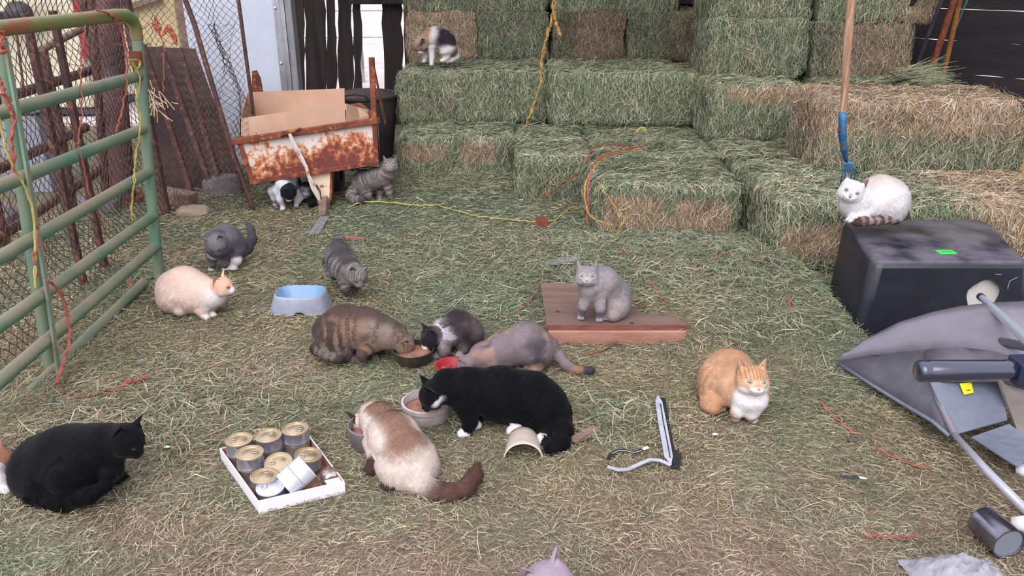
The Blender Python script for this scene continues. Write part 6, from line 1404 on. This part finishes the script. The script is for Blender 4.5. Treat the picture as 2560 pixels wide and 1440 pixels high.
def build_cats():
    # black cat, left foreground
    make_cat('solid black cat crouching at the lower left, head turned right', (190, 1262),
             [(125, 1172, .12, 92), (175, 1155, .11, 90), (235, 1130, .10, 66), (280, 1112, .09, 46)], (318, 1098, .08, 44, 68, -28, 10),
             [('front', (278, 1145, .10, 28), (288, 1172, .07, 17), (300, 1188, 60, 13)), ('front', (258, 1160, .07, 30), (270, 1186, .03, 18), (282, 1200, 55, 13))],
             [(70, 1220, .12, 30), (95, 1245, .02, 26), (160, 1254, -.03, 24), (220, 1240, -.04, 20), (262, 1218, -.03, 15)], coat_black, fur=.012, haunch=[(135, 1205, .06, 62), (185, 1190, .02, 56)], eye=(40, 40, 24), nose=(28, 26, 28), earin=(52, 42, 44), neck=(270, 1108, .09, 44), closed=True)
    # orange and white
    make_cat('orange and white cat crouching right of the centre, facing the camera', (1850, 1056),
             [(1815, 950, .22, 56), (1822, 940, .17, 62), (1846, 962, .09, 56), (1868, 990, .03, 46)], (1880, 950, .0, 42, 3, 12, 2),
             [('front', (1858, 1008, -.01, 30), (1842, 1030, -.02, 15), (1838, 1040, -10, 11)), ('front', (1886, 1008, -.01, 30), (1880, 1034, -.02, 15), (1876, 1046, 40, 11)),
              ('hind', (1790, 975, .12, 38), (1788, 1000, .08, 24), (1795, 1014, 10, 14))],
             [(1775, 965, .22, 18), (1764, 985, .14, 17), (1768, 1010, .08, 17), (1785, 1022, .05, 15)], coat_orange, fur=.012, haunch=[(1788, 955, .14, 42)], neck=(1874, 985, .02, 42), eye=(176, 160, 120), whisk=True, nose=(188, 112, 100), earin=(216, 196, 204), slit=.22)
    # cream cat
    make_cat('cream coloured cat crouching near the gate, facing right', (500, 800),
             [(438, 722, .12, 46), (462, 720, .10, 51), (500, 732, .08, 42), (528, 738, .06, 33)], (556, 716, .05, 27, 78, -2, 0),
             [('front', (520, 752, .04, 24), (506, 778, .02, 13), (512, 792, 60, 9)), ('front', (535, 755, .10, 20), (528, 772, .10, 11), (530, 785, 60, 8)), ('hind', (445, 755, .04, 34), (450, 775, .02, 14), (458, 782, 60, 8))],
             None, coat_cream, fur=.013, haunch=[(432, 745, .06, 38), (480, 750, .06, 33)], eye=(120, 80, 50), whisk=True, nose=(196, 140, 130), closed=True, earin=(222, 180, 170), neck=(540, 732, .06, 28), earh=1.1)
    # kitten grey white tail up
    make_cat('grey and white kitten with raised dark tail, head bent down', (550, 678),
             [(588, 612, .10, 28), (566, 598, .06, 34), (545, 605, .0, 32)], (541, 608, -.06, 25, 12, -50, -15),
             [('front', (530, 640, -.02, 15), (531, 658, -.01, 8), (531, 670, 0, 7.5)), ('front', (560, 640, .0, 15), (562, 658, .0, 9), (562, 669, 20, 7.5)),
              ('hind', (588, 630, .05, 20), (592, 650, .03, 12), (584, 668, 20, 9)), ('hind', (560, 640, .12, 16), (560, 655, .1, 10), (572, 668, 0, 7))],
             [(600, 630, .10, 15), (618, 622, .12, 13), (630, 600, .12, 11), (628, 578, .13, 9), (621, 564, .14, 6)], coat_kitten, fur=.011, haunch=[(592, 622, .07, 23)], neck=(545, 618, -.03, 27), eye=(60, 60, 50), nose=(60, 50, 55), closed=True)
    # dark tabby walking to the viewer
    make_cat('dark grey tabby cat stepping toward the camera, one striped foreleg forward', (870, 748),
             [(846, 622, .22, 24), (848, 640, .16, 33), (856, 660, .08, 36), (872, 680, .0, 31)], (895, 688, -.06, 25, 22, -38, 8),
             [('front', (860, 702, -.02, 18), (866, 724, -.04, 10), (868, 740, 0, 8.5)), ('front', (884, 700, .02, 17), (890, 712, .02, 11), (893, 716, 20, 9)),
              ('hind', (828, 660, .16, 22), (830, 680, .14, 14), (836, 690, 0, 9))],
             [(848, 606, .24, 12), (853, 600, .3, 10), (850, 602, .38, 8)], tabby((136, 128, 126), (46, 42, 46), None, 9, (150, 138, 140), (150, 140, 140)), fur=.010, eye=(130, 130, 90), nose=(110, 80, 78), neck=(880, 682, -.02, 26), closed=True, earin=(190, 170, 166))
    # brown tabby eating
    make_cat('brown striped tabby cat hunched over the steel bowl', (870, 910),
             [(828, 828, .08, 46), (862, 818, .08, 54), (915, 822, .06, 50), (960, 832, .05, 38), (985, 838, .05, 30)], (1012, 862, .03, 27, 68, -48, 0),
             [('front', (925, 860, .02, 28), (905, 885, -.02, 14), (903, 903, 30, 11)), ('front', (945, 860, .10, 24), (935, 880, .10, 13), (935, 893, 40, 10)),
              ('hind', (835, 850, .04, 44), (860, 882, .0, 18), (885, 898, 40, 10)), ('hind', (850, 850, .14, 36), (870, 880, .12, 16), (880, 893, 40, 10))],
             [(800, 850, .08, 18), (792, 872, .02, 15), (815, 888, -.02, 13), (845, 898, -.04, 11)], tabby((136, 122, 114), (52, 45, 46), (140, 110, 90), 13, (92, 82, 80), (146, 134, 130), .8), fur=.012, neck=(992, 845, .04, 29), haunch=[(838, 850, .03, 42)], eye=(90, 80, 50), nose=(110, 70, 66), closed=True, earin=(190, 140, 110))
    # long haired
    make_cat('long-haired black and grey cat with white muzzle drinking from the steel bowl', (1135, 900),
             [(1168, 830, .14, 38), (1145, 824, .12, 43), (1115, 835, .08, 34)], (1078, 843, .03, 29, -58, -32, -6),
             [('front', (1110, 868, .02, 20), (1112, 880, .0, 13), (1113, 888, -40, 11)), ('front', (1095, 868, .08, 16), (1092, 878, .08, 11), (1092, 886, -40, 9)), ('hind', (1165, 850, .10, 30), (1160, 872, .06, 14), (1150, 885, -40, 9))],
             None, coat_long, fur=.022, neck=(1100, 840, .06, 33), haunch=[(1170, 850, .12, 32)], eye=(60, 60, 50), nose=(60, 50, 52), closed=True, nfur=1.0)
    # dilute tortie
    make_cat('dusty grey and tan mottled cat eating behind the big black one, tail stretched right', (1300, 940),
             [(1345, 868, .10, 42), (1318, 858, .09, 50), (1265, 872, .06, 42), (1215, 888, .04, 34)], (1165, 912, .02, 26, -85, -45, 0),
             [('front', (1222, 905, .02, 22), (1212, 925, .02, 14), (1208, 945, -90, 9)), ('front', (1240, 905, .10, 22), (1236, 925, .10, 13), (1234, 938, -90, 9)),
              ('hind', (1335, 890, .04, 34), (1342, 915, .03, 15), (1330, 940, -90, 10)), ('hind', (1320, 890, .14, 30), (1322, 915, .12, 14), (1312, 932, -90, 10))],
             [(1378, 868, .10, 20), (1396, 890, .08, 14), (1415, 912, .05, 13), (1440, 928, .03, 12), (1475, 926, .0, 10)], coat_tortie, fur=.010, neck=(1200, 893, .03, 29), haunch=[(1348, 885, .06, 34)], eye=(60, 60, 50), nose=(70, 60, 62), closed=True, earin=(150, 120, 115))
    # tuxedo
    make_cat('large black cat with white bib and paws eating from the white dish', (1230, 1092),
             [(1362, 1008, .12, 54), (1330, 1000, .12, 68), (1250, 985, .10, 66), (1170, 972, .08, 50), (1120, 965, .07, 42)], (1082, 985, .05, 38, -75, -42, 0),
             [('front', (1165, 1010, .04, 36), (1175, 1055, .02, 19), (1165, 1082, -80, 13)), ('front', (1190, 1010, .14, 30), (1195, 1045, .14, 17), (1192, 1064, -70, 13)),
              ('hind', (1355, 1040, .06, 50), (1365, 1080, .02, 26), (1356, 1100, -80, 15)), ('hind', (1300, 1040, .18, 40), (1305, 1060, .17, 20), (1288, 1075, -80, 13))],
             [(1396, 1035, .09, 32), (1408, 1075, .0, 25), (1402, 1108, -.07, 23), (1380, 1124, -.09, 18), (1368, 1106, -.06, 13)], coat_tux, fur=.011, neck=(1115, 972, .07, 40), haunch=[(1370, 1025, .08, 50)], eye=(80, 80, 40), nose=(40, 34, 36), closed=True, earin=(80, 68, 74))
    # siamese
    make_cat('cream and brown pointed cat with bushy dark tail, eating with its back to the camera', (1000, 1232),
             [(1030, 1180, .06, 54), (1022, 1150, .10, 66), (985, 1095, .20, 62), (950, 1055, .30, 46), (935, 1042, .34, 38)], (906, 1060, .34, 34, -122, -34, 0),
             [('front', (935, 1100, .22, 32), (938, 1150, .14, 18), (928, 1178, -140, 14)), ('front', (965, 1080, .34, 26), (960, 1100, .33, 15), (955, 1112, -150, 12)),
              ('hind', (985, 1175, .06, 44), (985, 1205, .04, 22), (975, 1216, -120, 15)), ('hind', (1062, 1180, .12, 36), (1058, 1200, .1, 18), (1050, 1205, -150, 12))],
             [(1052, 1208, .02, 27), (1085, 1228, -.01, 27), (1125, 1236, -.02, 25), (1160, 1222, -.01, 22), (1182, 1196, .0, 20), (1188, 1178, .01, 15)], coat_siam, fur=.014, neck=(928, 1052, .34, 36), haunch=[(990, 1168, .06, 46), (1055, 1170, .1, 40)], eye=(60, 70, 90), nose=(50, 40, 42), closed=True, earin=(150, 105, 95), tailr=1.5, earc=(58, 40, 38), earh=1.25)
    # grey sitter on the boards
    zp = .085
    make_cat('plain grey cat sitting upright on the wooden board, facing the camera', (1490, 808), [(1535, 770, .14, 34), (1532, 738, .12, 42), (1508, 708, .07, 38), (1486, 706, .03, 30)], (1467, 690, .0, 30, -4, 12, 0),
             [('front', (1470, 735, .01, 20), (1458, 765, .0, 12), (1453, 790, -8, 9.5)), ('front', (1498, 740, .01, 20), (1500, 770, -.01, 12), (1499, 795, -5, 9.5)), ('hind', (1540, 770, .06, 30), (1532, 788, .02, 15), (1516, 792, -10, 8.5))],
             [(1560, 770, .16, 12), (1572, 775, .2, 9), (1570, 780, .28, 8)], coat_grey, fur=.010, zg=zp, haunch=[(1538, 768, .06, 34)], neck=(1474, 716, .02, 30), eye=(166, 162, 136), whisk=True, nose=(110, 90, 96), earin=(214, 196, 200), slit=.25)
    # lynx point on the bin
    make_cat('white cat with striped brown tail loafing on the black bin', 3.46,
             [(2215, 500, .04, 54), (2200, 500, .03, 58), (2160, 508, .0, 46), (2140, 512, -.02, 38)], (2128, 478, -.05, 32, -22, 2, 14),
             [('front', (2140, 530, -.06, 16), (2132, 543, -.08, 10), (2125, 548, -60, 8, -.08)), ('front', (2160, 535, -.08, 16), (2145, 546, -.10, 9), (2134, 552, -60, 8, -.11))],
             [(2262, 538, .0, 10), (2240, 548, -.06, 10), (2200, 552, -.10, 10.5), (2160, 554, -.12, 10.5), (2140, 558, -.13, 8)], coat_lynx, fur=.013, zg=.385, haunch=[(2225, 515, -.02, 42)], neck=(2136, 502, -.03, 36), eye=(120, 130, 140), whisk=True, nose=(96, 76, 80), closed=True, earin=(196, 180, 186), earc=(112, 98, 102))
    # tabby beside the cart leg
    make_cat('grey tabby cat sitting right of the rusty cart leg, facing the camera', (940, 508),
             [(908, 470, .10, 26), (912, 455, .10, 29), (940, 445, .04, 24), (962, 440, .0, 21)], (976, 414, -.03, 20, 6, 8, 0),
             [('front', (968, 462, -.01, 13), (976, 488, -.02, 7.5), (980, 505, 10, 6)), ('front', (950, 462, .08, 12), (950, 485, .08, 7), (950, 498, 10, 6)), ('hind', (915, 480, .04, 20), (922, 494, .02, 9), (928, 500, 30, 6))],
             [(884, 470, .10, 12), (874, 488, .04, 12), (885, 500, -.02, 12), (905, 498, -.04, 10)], tabby((142, 132, 128), (74, 66, 68), None, 12, (160, 150, 148), (150, 146, 150)), fur=.010, zg=.05, neck=(968, 434, -.01, 19), eye=(226, 232, 190), nose=(130, 95, 92), res=.0065, slit=.16, nfur=.6)
    # black and white under the cart
    make_cat('black and white cat bending down under the rusty cart', (715, 524),
             [(728, 462, .16, 26), (716, 450, .10, 30), (705, 458, .04, 25)], (722, 478, -.03, 21, 25, -72, 12),
             [('front', (695, 478, .0, 14), (700, 500, -.02, 8), (708, 520, 5, 6.5)), ('front', (682, 478, .05, 13), (686, 495, .05, 8), (690, 510, 0, 6)), ('hind', (745, 480, .12, 18), (745, 500, .08, 9), (741, 512, 10, 6)), ('hind', (765, 470, .08, 16), (765, 480, .08, 10), (770, 500, 10, 6))],
             [(750, 490, .16, 9), (772, 498, .1, 8), (782, 508, .04, 8), (775, 512, .0, 6)], coat_bw, fur=.010, zg=0, neck=(710, 462, .0, 20), haunch=[(765, 478, .12, 16)], eye=(60, 60, 50), nose=(60, 50, 52), res=.0065, closed=True, nfur=.6)
    # calico on the bale
    make_cat('calico cat on top of the bales at the left, turning its head down', 6.42,
             [(1122, 118, .06, 21), (1112, 102, .05, 25), (1088, 92, .02, 23), (1072, 96, .0, 20)], (1052, 110, -.04, 19, -25, -60, 0),
             [('front', (1078, 120, -.02, 10), (1080, 142, -.03, 6.5), (1079, 160, 0, 5.5, -.05)), ('front', (1066, 120, .03, 9), (1066, 138, .03, 6), (1063, 152, -30, 5.5, .03)), ('hind', (1115, 130, .0, 16), (1118, 142, .0, 8), (1108, 151, -70, 5.5, -.02))],
             [(1142, 128, .06, 6), (1143, 142, .04, 6), (1130, 150, .02, 6), (1118, 154, .0, 4.5)], coat_calico, fur=.010, zg=Z2 + .0, neck=(1062, 100, -.02, 17), haunch=[(1124, 122, .02, 19)], eye=(60, 60, 50), nose=(150, 110, 104), res=.0065, closed=True, nfur=.6)
    # rusty cat cut by the left edge
    make_cat('reddish and white cat mostly outside the left edge, behind the black one', (0, 1235),
             [(-160, 1165, .14, 60), (-110, 1155, .12, 66), (-50, 1160, .10, 52), (-25, 1168, .08, 40)], (2, 1152, .10, 34, 100, -10, 0),
             [('front', (-15, 1185, .05, 26), (0, 1205, .03, 18), (8, 1222, 80, 13)), ('front', (-45, 1185, .12, 24), (-30, 1215, .1, 14), (-22, 1225, 80, 12)), ('hind', (-140, 1200, .06, 40), (-130, 1225, .04, 16), (-115, 1232, 80, 12))],
             None, lambda c: whitefront(c, lerp(plain((150, 104, 84), (168, 122, 96))(c), WHITE * .8, (isr(c, 'front', 'frontpaw', 'chin')) * 1.0), muz=False), fur=.012, neck=(-15, 1165, .09, 36), eye=(120, 100, 60), nose=(150, 100, 95))
    # lilac cat cut by the bottom edge
    make_cat('lilac grey cat at the bottom edge, only the top of its head in view', 1.46,
             [(1330, 1760, -.22, 90), (1350, 1700, -.15, 92), (1375, 1590, -.05, 78)], (1372, 1462, -.02, 66, 28, 6, -12),
             [('front', (1370, 1700, -.05, 40), (1370, 1800, -.04, 24), (1370, 1840, 10, 18, -.03)), ('front', (1420, 1700, -.03, 40), (1425, 1800, -.03, 24), (1430, 1840, 10, 18, -.02))],
             None, plain((146, 132, 148), (166, 150, 162)), fur=.010, neck=(1372, 1530, -.03, 60), eye=(150, 150, 100), nose=(150, 110, 120), earin=(190, 160, 170))
build_cats()
